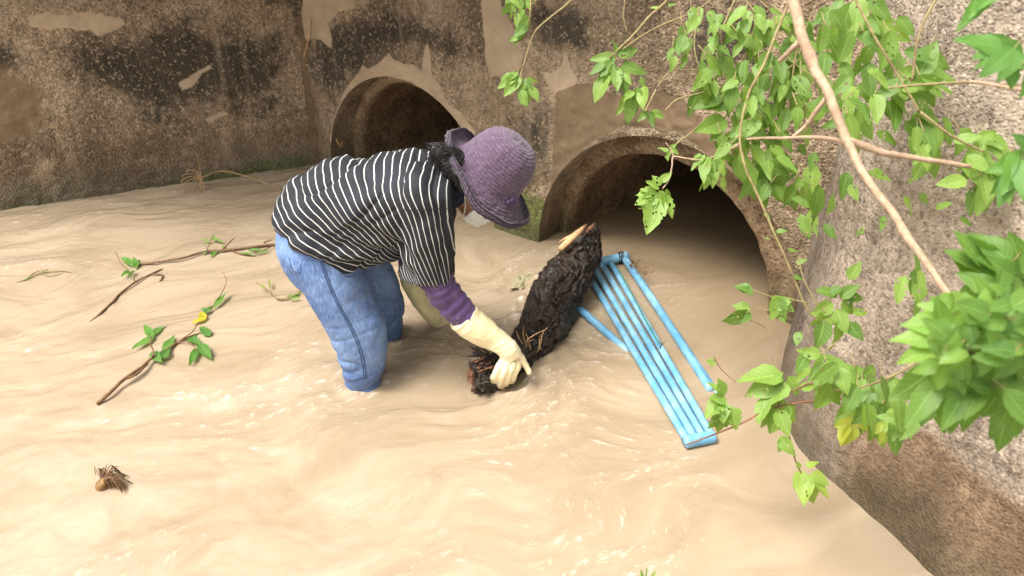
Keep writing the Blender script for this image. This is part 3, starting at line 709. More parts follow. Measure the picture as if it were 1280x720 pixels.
# wrinkles: fans between hip and arm pit, slack belly, folds down the sleeve
u_ = x * .8 + z * .6; w_ = -x * .6 + z * .8
f1 = ridged(vnoise(u_ * 5, w_ * 20, y * 4, seed=81)) * np.clip((-.28 - x) / .15, 0, 1)
f2 = ridged(vnoise(x * 26, z * 5, y * 5, seed=82)) * np.clip((x + .34) / .06, 0, 1)
f3 = vnoise(x * 11, z * 11, y * 11, seed=83)
belly = np.clip((.62 - z) / .12, 0, 1) * np.clip((-.25 - x) / .1, 0, 1)
f4 = np.sin((z * .9 + x * .35) * 95 + 3 * vnoise(x * 7, z * 7, y * 4, seed=84)) * belly
d = -.013 * f1 - .010 * f2 + .010 * f3 + .008 * f4 + .004 * vnoise(x * 28, z * 28, y * 20, seed=85)
a2 = a + nn * d[:, None]; set_verts(sm, a2)
# stripe coordinate: which cross-section plane of the garment a point lies on
Cn = np.array([(np.array(r[0:3]) + np.array(r[3:6])) / 2 for r in rows]); Sx = np.array([np.array(r[0:3]) - np.array(r[3:6]) for r in rows])
Tn = np.array([np.cross(s, (0, 1, 0)) for s in Sx]); Tn /= np.linalg.norm(Tn, axis=1)[:, None]
if Tn[len(Tn) // 2, 0] < 0: Tn = -Tn
# arc length measured half-way between the back and the middle, where the knit is not bunched
Bk = Cn + .30 * Sx; arc = np.r_[0, np.cumsum(np.linalg.norm(np.diff(Bk, axis=0), axis=1))]
D = np.stack([((a - Cn[i]) @ Tn[i]) for i in range(len(Cn))], 1)       # signed distance to every plane
tau = np.empty(len(a)); pos = D > 0
first_neg = np.argmax(~pos, axis=1); allpos = pos.all(1)
i1 = np.clip(first_neg, 1, len(Cn) - 1); i0 = i1 - 1; r_ = np.arange(len(a))
w = D[r_, i0] / (D[r_, i0] - D[r_, i1] + 1e-9); w = np.clip(w, 0, 1)
tau = arc[i0] * (1 - w) + arc[i1] * w
tau = np.where(allpos, arc[-1] + D[:, -1], tau); tau = np.where(~pos[:, 0], D[:, 0], tau)
slv = np.clip((.60 - z) / .1, 0, 1) * (x > -.33) * (y < 2.22)
fattr(sm, 'stripe', (tau + .004 * f3 + .02 * (y - 2.26) * np.clip((-.35 - x) / .2, 0, 1)) / .0228)
hemz = np.zeros(len(a)); hemz = np.clip((.006 - np.abs(tau - .004)) / .002, 0, 1) * (x < -.4)
fattr(sm, 'hem', hemz)
shirt = link('shirt', sm, M['stripe'], person)
bv_s = BVHTree.FromPolygons([tuple(p) for p in a2], [tuple(p.vertices) for p in sm.polygons])
M['black_thread'] = simple('dark_seam', (.012, .012, .016), .8, 200)
seam_on(bv_s, [(503, 262), (520, 263), (545, 261), (569, 260)], .0012, 'sleeve_seam', M['black_thread'], shirt)

# ---- purple undershirt sleeve (near arm)
def ringpath(mb, pts, n, seg=28, ripple=None):
    rows = spline([tuple(atY(p[0], p[1], p[2])) + (p[3],) for p in pts], n)
    P = [V(r[:3]) for r in rows]; rr = [r[3] for r in rows]
    if ripple: rr = [r_ * (1 + ripple(i / (n - 1))) for i, r_ in enumerate(rr)]
    mb.tube(P, rr, seg)
mb = MB()
ringpath(mb, [(537, 318, 2.125, .050), (544, 345, 2.115, .052), (555, 366, 2.112, .050), (570, 384, 2.112, .047), (590, 404, 2.115, .043), (602, 415, 2.12, .036)], 60, 32,
         lambda t: .045 * math.sin(t * 62 + math.sin(t * 20)) * (t > .2))
me = mb.mesh(); a = verts_np(me); nn = normals_np(me); x, y, z = a.T
set_verts(me, a + nn * (.004 * vnoise(x * 24, z * 24, y * 20, seed=91) + .002 * vnoise(x * 60, z * 60, y * 50, seed=92))[:, None])
link('undershirt_sleeve', me, M['sleeve'], person)
mb = MB(); ringpath(mb, [(556, 224, 2.25, .060), (566, 232, 2.25, .056), (576, 240, 2.25, .050), (582, 245, 2.25, .047)], 16, 30, lambda t: .05 * math.sin(t * 22))
mb.build('turtleneck_collar', M['navy'], person)

# ---- gloves: one skin per glove, with palm and five bent digits
def glove(cuff, palm, fingers, mat, name, ribs=True):
    mb = MB(); rows = spline([tuple(atY(p[0], p[1], p[2])) + (p[3],) for p in cuff], 40)
    P = [V(r[:3]) for r in rows]; rr = [r[3] for r in rows]
    mb.tube(P, rr, 36)
    if palm:
        for pa in palm: mb.ellipsoid(pa[0], pa[1], pa[2], 20, 14)
    for f in fingers:
        rows2 = spline([tuple(p[0]) + (p[1],) for p in f], 16); mb.tube([V(r[:3]) for r in rows2], [r[3] for r in rows2], 14)
        e = V(rows2[-1][:3]); mb.ellipsoid(e, ((1, 0, 0), (0, 1, 0), (0, 0, 1)), [rows2[-1][3]] * 3, 12, 8)
    me = remeshed(mb.mesh(), .0028, 7)
    a = verts_np(me); nn = normals_np(me); x, y, z = a.T; st = P[0]; ax = (P[-1] - P[0]).normalized()
    s = (a - np.array(st)) @ np.array(ax)
    d = .0022 * vnoise(x * 30, z * 30, y * 30, seed=95) + .0016 * ridged(vnoise(x * 18 + z * 10, z * 40 - x * 20, y * 16, seed=96)) - .001
    if ribs: d = d + .0008 * np.sin(s * 900) * np.clip((.10 - s) / .02, 0, 1) + .0028 * np.clip(1 - np.abs(s - .003) / .004, 0, 1)
    set_verts(me, a + nn * d[:, None])
    return link(name, me, mat, person)
GY = 2.115
W_ = atY(632, 428, GY)
K = lambda x, y, Y: atY(x, y, Y)
cuffR = [(579, 394, GY, .0515), (586, 402, GY, .052), (600, 412, GY, .049), (614, 421, GY, .042), (626, 429, GY, .037), (634, 436, GY, .036), (640, 444, GY + .004, .034)]
pd = (K(640, 470, GY) - K(634, 434, GY)).normalized(); sdv = V((.75, .62, -.2)).normalized()
palmR = [(K(638, 446, GY + .01), (sdv, pd.cross(sdv), pd), (.041, .023, .046)), (K(637, 454, GY + .012), (sdv, pd.cross(sdv), pd), (.043, .020, .036))]
fR = [
 [(K(630, 446, GY - .010), .0135), (K(624, 458, GY - .028), .0135), (K(619, 469, GY - .028), .0125), (K(616, 477, GY - .006), .0115), (K(620, 483, GY + .018), .0105)],
 [(K(635, 449, GY - .012), .0138), (K(631, 462, GY - .030), .0136), (K(627, 473, GY - .028), .0126), (K(625, 481, GY - .004), .0114), (K(629, 485, GY + .018), .0102)],
 [(K(641, 451, GY - .008), .0136), (K(638, 463, GY - .024), .0132), (K(635, 473, GY - .020), .0122), (K(633, 480, GY + .002), .0112)],
 [(K(646, 450, GY + .002), .0130), (K(646, 461, GY - .012), .0124), (K(643, 470, GY - .010), .0114), (K(640, 477, GY + .006), .0104)],
 [(K(644, 440, GY + .014), .0150), (K(652, 449, GY + .014), .0142), (K(657, 457, GY + .010), .0122), (K(661, 465, GY + .004), .0106)],
]
gR = glove(cuffR, palmR, fR, M['glove'], 'near_glove')
gR.name = 'rubber_glove'
cuffL = [(512, 335, 2.45, .046), (518, 352, 2.45, .047), (527, 372, 2.46, .043), (538, 388, 2.47, .037), (545, 397, 2.48, .034)]
bl = K(548, 400, 2.49)
pdl = V((.3, .0, -1)).normalized(); sl_ = V((.95, .1, .28)).normalized()
palmL = [(bl, (sl_, pdl.cross(sl_), pdl), (.042, .02, .04))]
fL = []
for i, dx in enumerate((-.028, -.009, .011, .030)):
    b = bl + sl_ * dx + pdl * .02; fL.append([(b, .011), (b + pdl * .03 + sl_ * dx * .2, .0108), (b + pdl * .055 + V((0, -.012, 0)), .010), (b + pdl * .07 + V((0, -.03, 0)), .009)])
fL.append([(bl + sl_ * .03, .013), (bl + sl_ * .052 + pdl * .018, .012), (bl + sl_ * .060 + pdl * .04, .0105)])
gL = glove(cuffL, palmL, fL, M['glove_far'], 'rubber_glove', ribs=False)
mb = MB(); ringpath(mb, [(520, 285, 2.44, .046), (514, 320, 2.45, .045), (514, 345, 2.45, .042)], 12, 24); mb.build('undershirt_sleeve', M['sleeve'], person)

# ---- head frame
HB = atY(607, 222, 2.27)                                     # centre of the hat's brim plane
UPV = V((.63, -.09, .72)).normalized(); FW = V((.74, -.05, -.66)); FW = (FW - UPV * FW.dot(UPV)).normalized(); SD = UPV.cross(FW).normalized()
if SD.y > 0: SD = -SD                                        # points to the side nearer the lens
HC = HB - UPV * .012 + FW * .0
mb = MB()
mb.ellipsoid(HC + UPV * .02, (FW, SD, UPV), (.095, .076, .098), 36, 24)                   # skull
mb.ellipsoid(HC - UPV * .055 + FW * .030, (FW, SD, UPV), (.062, .056, .075), 32, 20)      # face and jaw
mb.ellipsoid(HC - UPV * .112 + FW * .058, (FW, SD, UPV), (.026, .026, .020), 20, 14)      # chin
nb = HC - UPV * .045 + FW * .092
mb.tube([nb + UPV * .022, nb + FW * .010, nb - UPV * .014 + FW * .018, nb - UPV * .022 + FW * .008], [.006, .009, .012, .008], 12)   # nose
for s in (-1, 1):
    mb.ellipsoid(nb - UPV * .017 + SD * s * .011 + FW * .006, (FW, SD, UPV), (.009, .007, .007), 12, 8)
    mb.ellipsoid(HC - UPV * .035 + SD * s * .076 - FW * .008, (FW * .9 + SD * s * .3, SD * s, UPV), (.016, .007, .028), 18, 12)   # ears
    mb.ellipsoid(HC - UPV * .05 + SD * s * .040 + FW * .070, (FW, SD, UPV), (.018, .018, .016), 16, 10)       # cheeks
    mb.ellipsoid(HC - UPV * .012 + SD * s * .030 + FW * .085, (FW, SD, UPV), (.010, .022, .006), 14, 8)       # brows
mb.ellipsoid(HC - UPV * .082 + FW * .086, (FW, SD, UPV), (.010, .022, .008), 16, 10)                           # lips
nk0 = HC - UPV * .06 - FW * .02; nk1 = atY(552, 236, 2.26)
mb.tube([nk0, (nk0 + nk1) / 2, nk1, atY(530, 240, 2.26)], [.052, .050, .056, .075], 28)
# torso, arms and legs of the same continuous body, inside the clothes
ins = lambda R, k: [(r[0] + (r[2] - r[0]) * k, r[1] + (r[3] - r[1]) * k, r[2] - (r[2] - r[0]) * k, r[3] - (r[3] - r[1]) * k, r[4], r[5] * (1 - 2 * k)) for r in R]
rings_loft(mb, ins(torso[1:], .16), 30); rings_loft(mb, ins(pelvis, .14), 10); rings_loft(mb, ins(near, .16), 20); rings_loft(mb, ins(farl, .16), 18)
ringpath(mb, [(532, 240, 2.19, .034), (535, 275, 2.14, .036), (541, 330, 2.12, .036), (552, 360, 2.115, .036), (585, 398, 2.115, .031), (622, 426, 2.115, .025), (638, 447, GY + .01, .022)], 40, 22)
ringpath(mb, [(540, 245, 2.34, .034), (530, 290, 2.43, .038), (514, 335, 2.45, .032), (530, 375, 2.46, .030), (546, 398, 2.48, .024)], 30, 22)
body = remeshed(mb.mesh(), .005, 5)
body = link('body', body, M['skin'], person)
# eyes
def eye(s):
    c = HC - UPV * .024 + SD * s * .030 + FW * .088
    mb = MB(); mb.ellipsoid(c, (SD, UPV, FW), (.012, .008, .008), 18, 12); o = mb.build('eye', M['mask'], body)
    mb = MB(); mb.ellipsoid(c + FW * .005, (SD, UPV, FW), (.0052, .0052, .0045), 14, 8); mb.build('iris', M['hair'], o)
for s in (-1, 1):
    c = HC - UPV * .024 + SD * s * .030 + FW * .088
    mb = MB(); mb.ellipsoid(c, (SD, UPV, FW), (.012, .008, .008), 18, 12); mb.ellipsoid(c + FW * .005, (SD, UPV, FW), (.0052, .0052, .0045), 14, 8)
    me = mb.mesh(); o = link('eye', me, [M['mask'], M['hair']], person); nfv = 18 * 10 + 2
    for i, p in enumerate(me.polygons): p.material_index = 1 if i >= len(me.polygons) - (14 * 6 + 2) else 0
# mask: pleated shell over nose, mouth and chin with ear loops
mb = MB(); NU, NV = 30, 18; vv = []; ff = []
for j in range(NV):
    v = j / (NV - 1); hh = -.030 - v * .100
    for i in range(NU):
        t = i / (NU - 1) * 2 - 1; an = t * 1.25
        rad_f = .112 + .012 * math.cos(t * 1.5) * (1 - abs(v - .35)) - .022 * v; rad_s = .072 - .014 * v
        pl = .0022 * math.sin(v * 26)
        p = HC + UPV * (hh + .012 * abs(t)) + FW * (math.cos(an) * (rad_f + pl) - .002) + SD * (math.sin(an) * (rad_s + pl)); vv.append(tuple(p))
for j in range(NV - 1):
    for i in range(NU - 1): ff.append((j * NU + i, j * NU + i + 1, (j + 1) * NU + i + 1, (j + 1) * NU + i))
me = bpy.data.meshes.new('mask'); me.from_pydata(vv, [], ff)
mk = link('face_mask', me, M['mask'], person); md = mk.modifiers.new('t', 'SOLIDIFY'); md.thickness = .002
for s in (0, NU - 1):
    A_ = V(vv[s]); B_ = V(vv[(NV - 1) * NU + s]); e_ = HC - UPV * .030 + SD * (-.082 if (A_ - HC).dot(SD) < 0 else .082) - FW * .02
    mb = MB(); mb.tube([V(r) for r in spline([tuple(A_), tuple((A_ + e_) / 2 + UPV * .004), tuple(e_ + UPV * .012), tuple(e_ - UPV * .014), tuple((B_ + e_) / 2), tuple(B_)], 24)], .0018, 6)
    mb.build('ear_loop', M['mask'], mk)
# hair: cap, nape roll, loose strands
mb = MB()
mb.ellipsoid(HC + UPV * .012 - FW * .014, (FW, SD, UPV), (.092, .083, .095), 32, 20)
ringpath(mb, [(590, 215, 2.25, .05), (572, 205, 2.23, .040), (556, 196, 2.215, .036), (545, 190, 2.21, .030), (538, 187, 2.21, .018)], 14, 20)
ringpath(mb, [(560, 200, 2.20, .030), (566, 216, 2.19, .026), (572, 230, 2.19, .018), (577, 240, 2.195, .010)], 12, 16)
hm_ = remeshed(mb.mesh(), .004, 4); a = verts_np(hm_); nn = normals_np(hm_); x, y, z = a.T
set_verts(hm_, a + nn * (.0022 * np.sin((z * .8 - x * .5) * 700 + 5 * vnoise(x * 20, z * 20, y * 20, seed=99)) + .0012 * vnoise(x * 40, z * 40, y * 40, seed=98))[:, None])
hair = link('hair', hm_, M['hair'], person)
mb = MB(); rs = random.Random(4)
for i in range(150):
    x0, y0 = rs.uniform(562, 578), rs.uniform(186, 212); Y = rs.uniform(2.17, 2.25)
    if i < 105:
        x1, y1 = rs.uniform(532, 556), rs.uniform(178, 205); p = [(x0, y0, Y), ((x0 + x1) / 2, (y0 + y1) / 2 - rs.uniform(2, 9), Y - .01), (x1, y1, Y), (x1 + rs.uniform(-4, 7), y1 + rs.uniform(0, 9), Y)]
    else:
        x1, y1 = rs.uniform(570, 582), rs.uniform(226, 244); p = [(x0, y0, Y), ((x0 + x1) / 2 - 3, (y0 + y1) / 2, Y - .01), (x1, y1, Y - .015)]
    mb.tube([V(q) for q in spline([tuple(atY(*q)) for q in p], 9)], [.0009] * 8 + [.0003], 4, cap=False)
mb.build('hair_strands', M['hair'], hair)

# ---- crocheted hat: rows and stitches are real relief, their crevice shade is also painted
def hat():
    prof = [(0.0, .156), (.022, .1555), (.044, .151), (.063, .141), (.078, .126), (.088, .106), (.094, .083), (.098, .058), (.102, .034), (.107, .014), (.117, .001), (.133, -.010), (.150, -.018), (.165, -.021), (.176, -.015), (.180, -.003), (.175, .006)]
    rows = 30; per = 10; nr = rows * per; seg_st = 70; nu = seg_st * 7
    pr = np.array(spline(prof, 900)); L = np.r_[0, np.cumsum(np.hypot(*np.diff(pr, axis=0).T))]; Ls = np.linspace(0.0008, L[-1], nr)
    R_ = np.interp(Ls, L, pr[:, 0]); H_ = np.interp(Ls, L, pr[:, 1]); dR = np.gradient(R_); dH = np.gradient(H_); q = np.hypot(dR, dH); nR, nH = -dH / q, dR / q
    if nH[2] < 0: nR, nH = -nR, -nH
    an = np.linspace(0, 2 * math.pi, nu, endpoint=False)
    AN_, RR = np.meshgrid(an, R_); HH = np.repeat(H_[:, None], nu, 1); NR = np.repeat(nR[:, None], nu, 1); NH = np.repeat(nH[:, None], nu, 1); LS = np.repeat(Ls[:, None], nu, 1)
    rowf = LS / L[-1] * rows; row = np.floor(rowf); fr = rowf - row; st = AN_ / (2 * math.pi) * seg_st + row * .5 + .35 * fr; fs = st - np.floor(st)
    hgt = (np.sin(fr * math.pi) ** .45) * (.68 + .32 * np.sin(fs * math.pi) ** .6)
    fade = np.clip((RR - .012) / .03, .2, 1); brimw = np.clip((LS - L[-1] * .72) / .01, 0, 1)
    dsp = (.0042 * hgt) * fade + .0018 * brimw * vnoise(np.cos(AN_) * 20, np.sin(AN_) * 20, LS * 90, seed=120)
    dsp += .004 * vnoise(np.cos(AN_) * 1.6, np.sin(AN_) * 1.6, LS * 9, seed=121) + .0012 * vnoise(np.cos(AN_) * 12, np.sin(AN_) * 12, LS * 90, seed=122)
    # brim: droops in front, rolls up behind
    b = np.clip((RR - .115) / .05, 0, 1) * (LS > L[-1] * .5)
    front = np.cos(AN_)                                           # +1 = over the face
    lift = b * (np.where(front < 0, .040 * np.abs(front) ** 1.8, -.016 * front) + .009 * np.sin(AN_ * 3 + 1) + .004 * np.sin(AN_ * 7))
    rr = RR + dsp * NR + b * np.where(front < -.2, -.004 * np.abs(front), .006 * front); hh = HH + dsp * NH + lift
    rr = rr * (1 + .03 * np.cos(2 * AN_ + .4))
    c = np.array(HB); F_, S_, U_ = np.array(FW), np.array(SD), np.array(UPV)
    P = c + rr[..., None] * (np.cos(AN_)[..., None] * F_ + np.sin(AN_)[..., None] * S_) + hh[..., None] * U_
    P = P.reshape(-1, 3); idx = np.arange(nr * nu).reshape(nr, nu); nx_ = np.roll(idx, -1, 1)
    f = np.stack([idx[:-1].ravel(), nx_[:-1].ravel(), nx_[1:].ravel(), idx[1:].ravel()], 1)
    me = bpy.data.meshes.new('hat'); me.from_pydata([tuple(p) for p in P], [], [tuple(int(k) for k in r) for r in f] + [tuple(int(k) for k in idx[0][::-1])])
    bm = bmesh.new(); bm.from_mesh(me); bmesh.ops.recalc_face_normals(bm, faces=bm.faces); bm.to_mesh(me); bm.free()
    fattr(me, 'stitch', hgt.ravel()); cell = _hash(np.floor(st).ravel(), row.ravel(), row.ravel() * 0, 5) * .5 + .5
    fattr(me, 'tint', np.clip(.3 + .5 * cell, 0, 1))
    o = link('crocheted_hat', me, M['crochet'], person); sm_ = o.modifiers.new('t', 'SOLIDIFY'); sm_.thickness = .005; sm_.offset = -1
    # band cord and flower on the side of the crown, low at the front
    mb = MB(); pts = []
    for k in range(49):
        a_ = 2 * math.pi * k / 48; pts.append(HB + (FW * math.cos(a_) + SD * math.sin(a_)) * (.1095 * (1 + .03 * math.cos(2 * a_ + .4))) + UPV * .004)
    mb.tube(pts, .0035, 8, cap=False); mb.build('hat_cord', M['crochet_plain'], o)
    mb = MB(); a_ = math.radians(38); fc = HB + (FW * math.cos(a_) + SD * math.sin(a_)) * .115 + UPV * .022; on = (FW * math.cos(a_) + SD * math.sin(a_)).normalized(); tg = UPV.cross(on).normalized()
    for k in range(6):
        q = k * math.pi / 3; d_ = tg * math.cos(q) + UPV * math.sin(q); mb.ellipsoid(fc + d_ * .0135 + on * .003, (d_, on.cross(d_), on), (.011, .008, .007), 14, 10)
    mb.ellipsoid(fc + on * .009, (tg, UPV, on), (.007, .007, .006), 12, 8)
    mb.build('crocheted_flower', M['crochet_plain'], o)
M['crochet_plain'] = simple('purple_yarn', (.10, .055, .135), .9, 260, .5, .8, .003)
hat()

# ------------------------------------------------------------------ things in the water
def bark(name, a, b, dark, st=(1, 1, 1), rough=.75, sc=60):
    m = NM(name); co = m.coord(); n = m.noise(co, sc, 5, .7); g = m.noise(co, 9, 4, .6)
    c = m.mix(m.smooth(n, .35, .65), a, b); c = m.mix(m.smooth(g, .5, .7), c, dark)
    return m.fin(c, rough, m.bump(m.math('ADD', n, g), .9, .006))
M['log'] = bark('wet_black_bark', (.008, .007, .006), (.045, .027, .017), (.010, .008, .007), rough=.32, sc=110)
M['fibre'] = bark('black_root_fibre', (.008, .006, .005), (.065, .042, .028), (.012, .008, .006), rough=.4)
M['brk'] = bark('broken_brown_wood', (.06, .028, .014), (.30, .13, .065), (.025, .014, .009), rough=.8, sc=90)
M['pale'] = bark('fresh_pale_wood', (.52, .30, .14), (.66, .42, .22), (.42, .22, .10), rough=.7)
M['twig'] = bark('wet_brown_twig', (.12, .055, .022), (.22, .12, .055), (.06, .03, .013), rough=.6, sc=80)
M['dry'] = bark('dry_tan_twig', (.30, .18, .075), (.42, .28, .13), (.2, .11, .045), rough=.8, sc=80)
log = empty('drift_log', LOGW, 'soggy black fibrous tree stump being lifted out of the water with both ends snapped', 'log')
def log_build():
    path = [(594, 471, .055, .042), (612, 466, .055, .047), (630, 460, .055, .048), (646, 450, .058, .056), (660, 430, .065, .080), (674, 406, .08, .098), (690, 378, .105, .108), (704, 350, .135, .104), (716, 328, .165, .096), (727, 309, .19, .084), (736, 294, .212, .056), (741, 286, .225, .022)]
    # both flanks of the stump, corner by corner, at the height of its middle
    edge = [(586, 461, 597, 485, .034), (602, 455, 613, 480, .034), (620, 446, 633, 472, .034), (642, 422, 664, 454, .034), (659, 390, 687, 432, .040), (675, 357, 710, 400, .066), (694, 331, 728, 366, .105), (714, 310, 742, 336, .140), (731, 292, 750, 312, .172), (742, 281, 750, 289, .19)]
    rows = [(V(r[:3]), V(r[3:])) for r in spline([tuple(atZ(e[0], e[1], e[4])) + tuple(atZ(e[2], e[3], e[4])) for e in edge], 260)]
    P = [(A + B) / 2 for A, B in rows]; rad = [(A - B).length / 2 for A, B in rows]
    n = 150; A_ = []
    m_ = len(P); T = [(P[min(i + 1, m_ - 1)] - P[max(i - 1, 0)]).normalized() for i in range(m_)]
    a = T[0].cross(V((0, 0, 1))).normalized(); rings = []; frames = []
    for i in range(m_):
        a = (rows[i][0] - rows[i][1]).normalized(); b = T[i].cross(a).normalized(); frames.append((a.copy(), b.copy())); t = i / (m_ - 1); r = []
        for k in range(n):
            th = 2 * math.pi * k / n; cx, sx = math.cos(th), math.sin(th)
            g = mn.fractal(V((cx * 2.3, sx * 2.3, t * 5)), 1, 2, 5); fb = mn.fractal(V((cx * 9, sx * 9, t * 7 + 4)), 1, 2, 4); big = mn.noise(V((cx * 1.2, sx * 1.2, t * 3 + 9)))
            gr = abs(mn.noise(V((cx * 3.2, sx * 3.2, t * 1.6 + 2)))); rr = rad[i] * (1 + .10 * big + .10 * g) + .008 * min(1, rad[i] / .05) * fb - .035 * max(0, .10 - gr) / .10 * min(1, rad[i] / .06) * (.35 + .3 * big)
            flat = .62 if t > .36 else .9 - .28 * min(1, max(0, (t - .2) / .16)); cx = math.copysign(abs(cx) ** .8, cx); sx = math.copysign(abs(sx) ** .8, sx)
            q = P[i] + a * (cx * rr) + b * (sx * rr * flat); w = min(1, rad[i] / .05)
            q += (q - P[i]).normalized() * (w * (.012 * mn.noise(q * 14) + .009 * mn.noise(q * 38) + .007 * mn.noise(q * 90) - .022 * max(0, .16 - abs(mn.noise(q * 11 + V((3, 3, 3))))) / .16))
            r.append(q)
        rings.append(r)
    mb = MB(); mb.ring_loft(rings); me = mb.mesh(); o = link('trunk_piece', me, M['log'], log)
    # root fibres felted over it
    mb = MB(); rs = random.Random(12)
    for q in range(700):
        i = int(rs.uniform(.24, .97) * (m_ - 1)); k = rs.randrange(n); L = rs.randint(9, 30); pts = []; dk = rs.uniform(-3, 3); kk = float(k); sgn = rs.choice((-1, 1)); ii = i
        for s in range(L // 3):
            ii = min(m_ - 1, max(0, ii + 3 * sgn)); kk += dk + rs.uniform(-1.6, 1.6); c = P[ii]; v = rings[ii][int(kk) % n]
            pts.append(c + (v - c) * (1.0 + rs.uniform(.0, .05)) + V((0, 0, rs.uniform(0, .002))))
        if len(pts) > 3: mb.tube(pts, rs.choice((.0007, .0009, .0013)), 4, cap=False)
    for q in range(110):                                     # fringe that stands off the edges and the top
        i = int(rs.uniform(.3, 1.) * (m_ - 1)); k = rs.randrange(n); c = P[i]; v = rings[i][k]; d = (v - c).normalized(); L = rs.uniform(.004, .016)
        p1 = v + d * L * .5 + V([rs.uniform(-.008, .008) for _ in range(3)]); mb.tube([v, p1, p1 + d * L * .4 + V([rs.uniform(-.015, .015) for _ in range(3)]) + T[i] * rs.uniform(-.01, .01)], [.0009, .0007, .0003], 4, cap=False)
    mb.build('root_fibres', M['fibre'], log)
    # snapped lower end: jagged splinters of brown wood
    mb = MB()
    e0 = P[0]; a, b = frames[0]
    for q in range(46):
        th = rs.uniform(0, 6.28); rr = rs.uniform(0, .034) ; base = e0 + (a * math.cos(th) + b * math.sin(th)) * rr + T[0] * rs.uniform(.0, .03)
        tip = base - T[0] * rs.uniform(.004, .024) + (a * math.cos(th) + b * math.sin(th)) * rs.uniform(-.006, .008)
        mb.tube([base, (base + tip) / 2 + V([rs.uniform(-.004, .004) for _ in range(3)]), tip], [rs.uniform(.007, .012), rs.uniform(.006, .010), .004], 5, jitter=.4)
    for q in range(14):                                      # bark flaking off so that the brown wood shows on top of the stub
        i = int(rs.uniform(0, .13) * m_); up = V((0, 0, 1)); c = P[i]; s_ = T[i].cross(up).normalized(); off = rs.uniform(-.55, .75); pos = c + up * rad[i] * (1.02 - .35 * off * off) + s_ * rad[i] * off
        mb.tube([pos, pos + T[i] * rs.uniform(.01, .035) + V((0, 0, rs.uniform(-.002, .006)))], [rs.uniform(.003, .006), .002], 5, jitter=.4)
    mb.build('snapped_end', M['brk'], log)['kind'] = 'stuff'
    mb = MB()
    q0 = [atZ(700, 312, .20), atZ(712, 300, .222), atZ(724, 290, .238), atZ(733, 281, .25)]
    mb.tube(q0, [.010, .014, .012, .004], 6, jitter=.25); mb.tube([atZ(699, 303, .20), atZ(708, 297, .215), atZ(715, 293, .225)], [.003, .005, .002], 5)
    mb.build('pale_splinter', M['pale'], log)
    mb = MB(); mb.tube([atZ(733, 292, .225), atZ(739, 285, .245), atZ(744, 279, .262)], [.012, .010, .003], 7, jitter=.3); mb.build('dark_tip', M['brk'], log)
    # dry rootlets standing up beside the glove
    mb = MB()
    for pts in ([(657, 430, 0.080), (654, 418, 0.110), (655, 406, 0.140)], [(655, 430, 0.110), (664, 421, .155), (677, 414, 0.160), (684, 411, 0.170)], [(653, 430, 0.100), (648, 421, 0.130), (645, 413, 0.150)], [(672, 440, 0.080), (676, 428, 0.120), (679, 415, 0.150), (686, 408, 0.170)], [(657, 434, 0.100), (660, 424, 0.130), (657, 416, 0.150)], [(676, 437, 0.080), (674, 426, 0.110), (676, 418, 0.130)], [(664, 437, 0.090), (661, 428, 0.120), (668, 424, 0.140)]):
        mb.tube([V(r) for r in spline([tuple(atZ(*p)) for p in pts], 8)], [.002] * 5 + [.0015, .001, .0006], 5)
    mb.build('dry_rootlets', M['dry'], log)
    mb = MB()
    for pts in ([(612, 450, .07), (600, 442, .085), (592, 436, .095), (587, 433, .10)], [(612, 446, .07), (603, 444, .08), (593, 444, .085), (584, 446, .08)], [(600, 442, .085), (596, 433, .10)], [(598, 444, .08), (590, 440, .09)], [(618, 450, .065), (606, 438, .085), (598, 432, .09)]):
        mb.tube([V(r) for r in spline([tuple(atZ(*p)) for p in pts], 9)], [.010, .009, .008, .007, .006, .005, .004, .003, .002], 6, jitter=.35)
    mb.build('side_root', M['log'], log)
log_build()

# blue plastic pipes
def pvc():
    m = NM('blue_plastic'); co = m.coord(); n = m.noise(co, 9, 4, .6); f = m.noise(m.coord(scale=(1, .12, 1)), 60, 4, .7)
    c = m.mix(m.smooth(n, .35, .7), (.10, .29, .47), (.25, .47, .63)); c = m.mix(m.math('MULTIPLY', m.smooth(f, .54, .74), .35), c, (.46, .68, .80))
    c = m.mix(m.math('MULTIPLY', m.smooth(m.noise(co, 24, 5, .7), .56, .74), .6), c, (.16, .15, .10))
    z = geo_z(m); c = m.mix(m.math('MULTIPLY', m.smooth(z, .008, -.004), .7), c, (.35, .33, .25))
    return m.fin(c, .35, m.bump(f, .2, .002))
M['pvc'] = pvc()
M['wire'] = simple('black_wire', (.012, .012, .012), .6, 90)
M['green'] = simple('green_line', (.03, .20, .13), .7, 90)
fr_ = empty('pipe_frame', atZ(815, 440), 'bundle of pale blue plastic pipes joined in a narrow frame and floating half sunk', 'plastic pipes')
def pip(a, b, r=.017, z0=.018, z1=.018, name='pipe'):
    A, B = atZ(a[0], a[1], z0), atZ(b[0], b[1], z1); mb = MB(); n = 26
    sag = random.uniform(-.004, .004); sd_ = (B - A).cross(V((0, 0, 1))).normalized(); pts = [A.lerp(B, i / (n - 1)) + sd_ * sag * math.sin(math.pi * i / (n - 1)) for i in range(n)]
    mb.tube(pts, r, 20); return mb.build(name, M['pvc'], fr_)
pip((731, 336), (862, 556), r=.0120, z0=.026, z1=.010); pip((741.5, 333), (871.5, 553), r=.0120, z0=.034, z1=.018); pip((752, 330), (881, 550.5), r=.0120, z0=.026, z1=.010)
pip((763, 328), (891, 547), r=.0120, z0=.034, z1=.018)
pip((780, 322), (889, 488), r=.015, z0=.034, z1=.004); pip((787, 331), (898, 494), r=.010, z0=.016, z1=-.004)
pip((722, 384), (786, 441), r=.014, z0=.034, z1=-.010)
pip((745, 329), (781, 321), r=.019, z0=.034, z1=.034, name='cross_pipe')
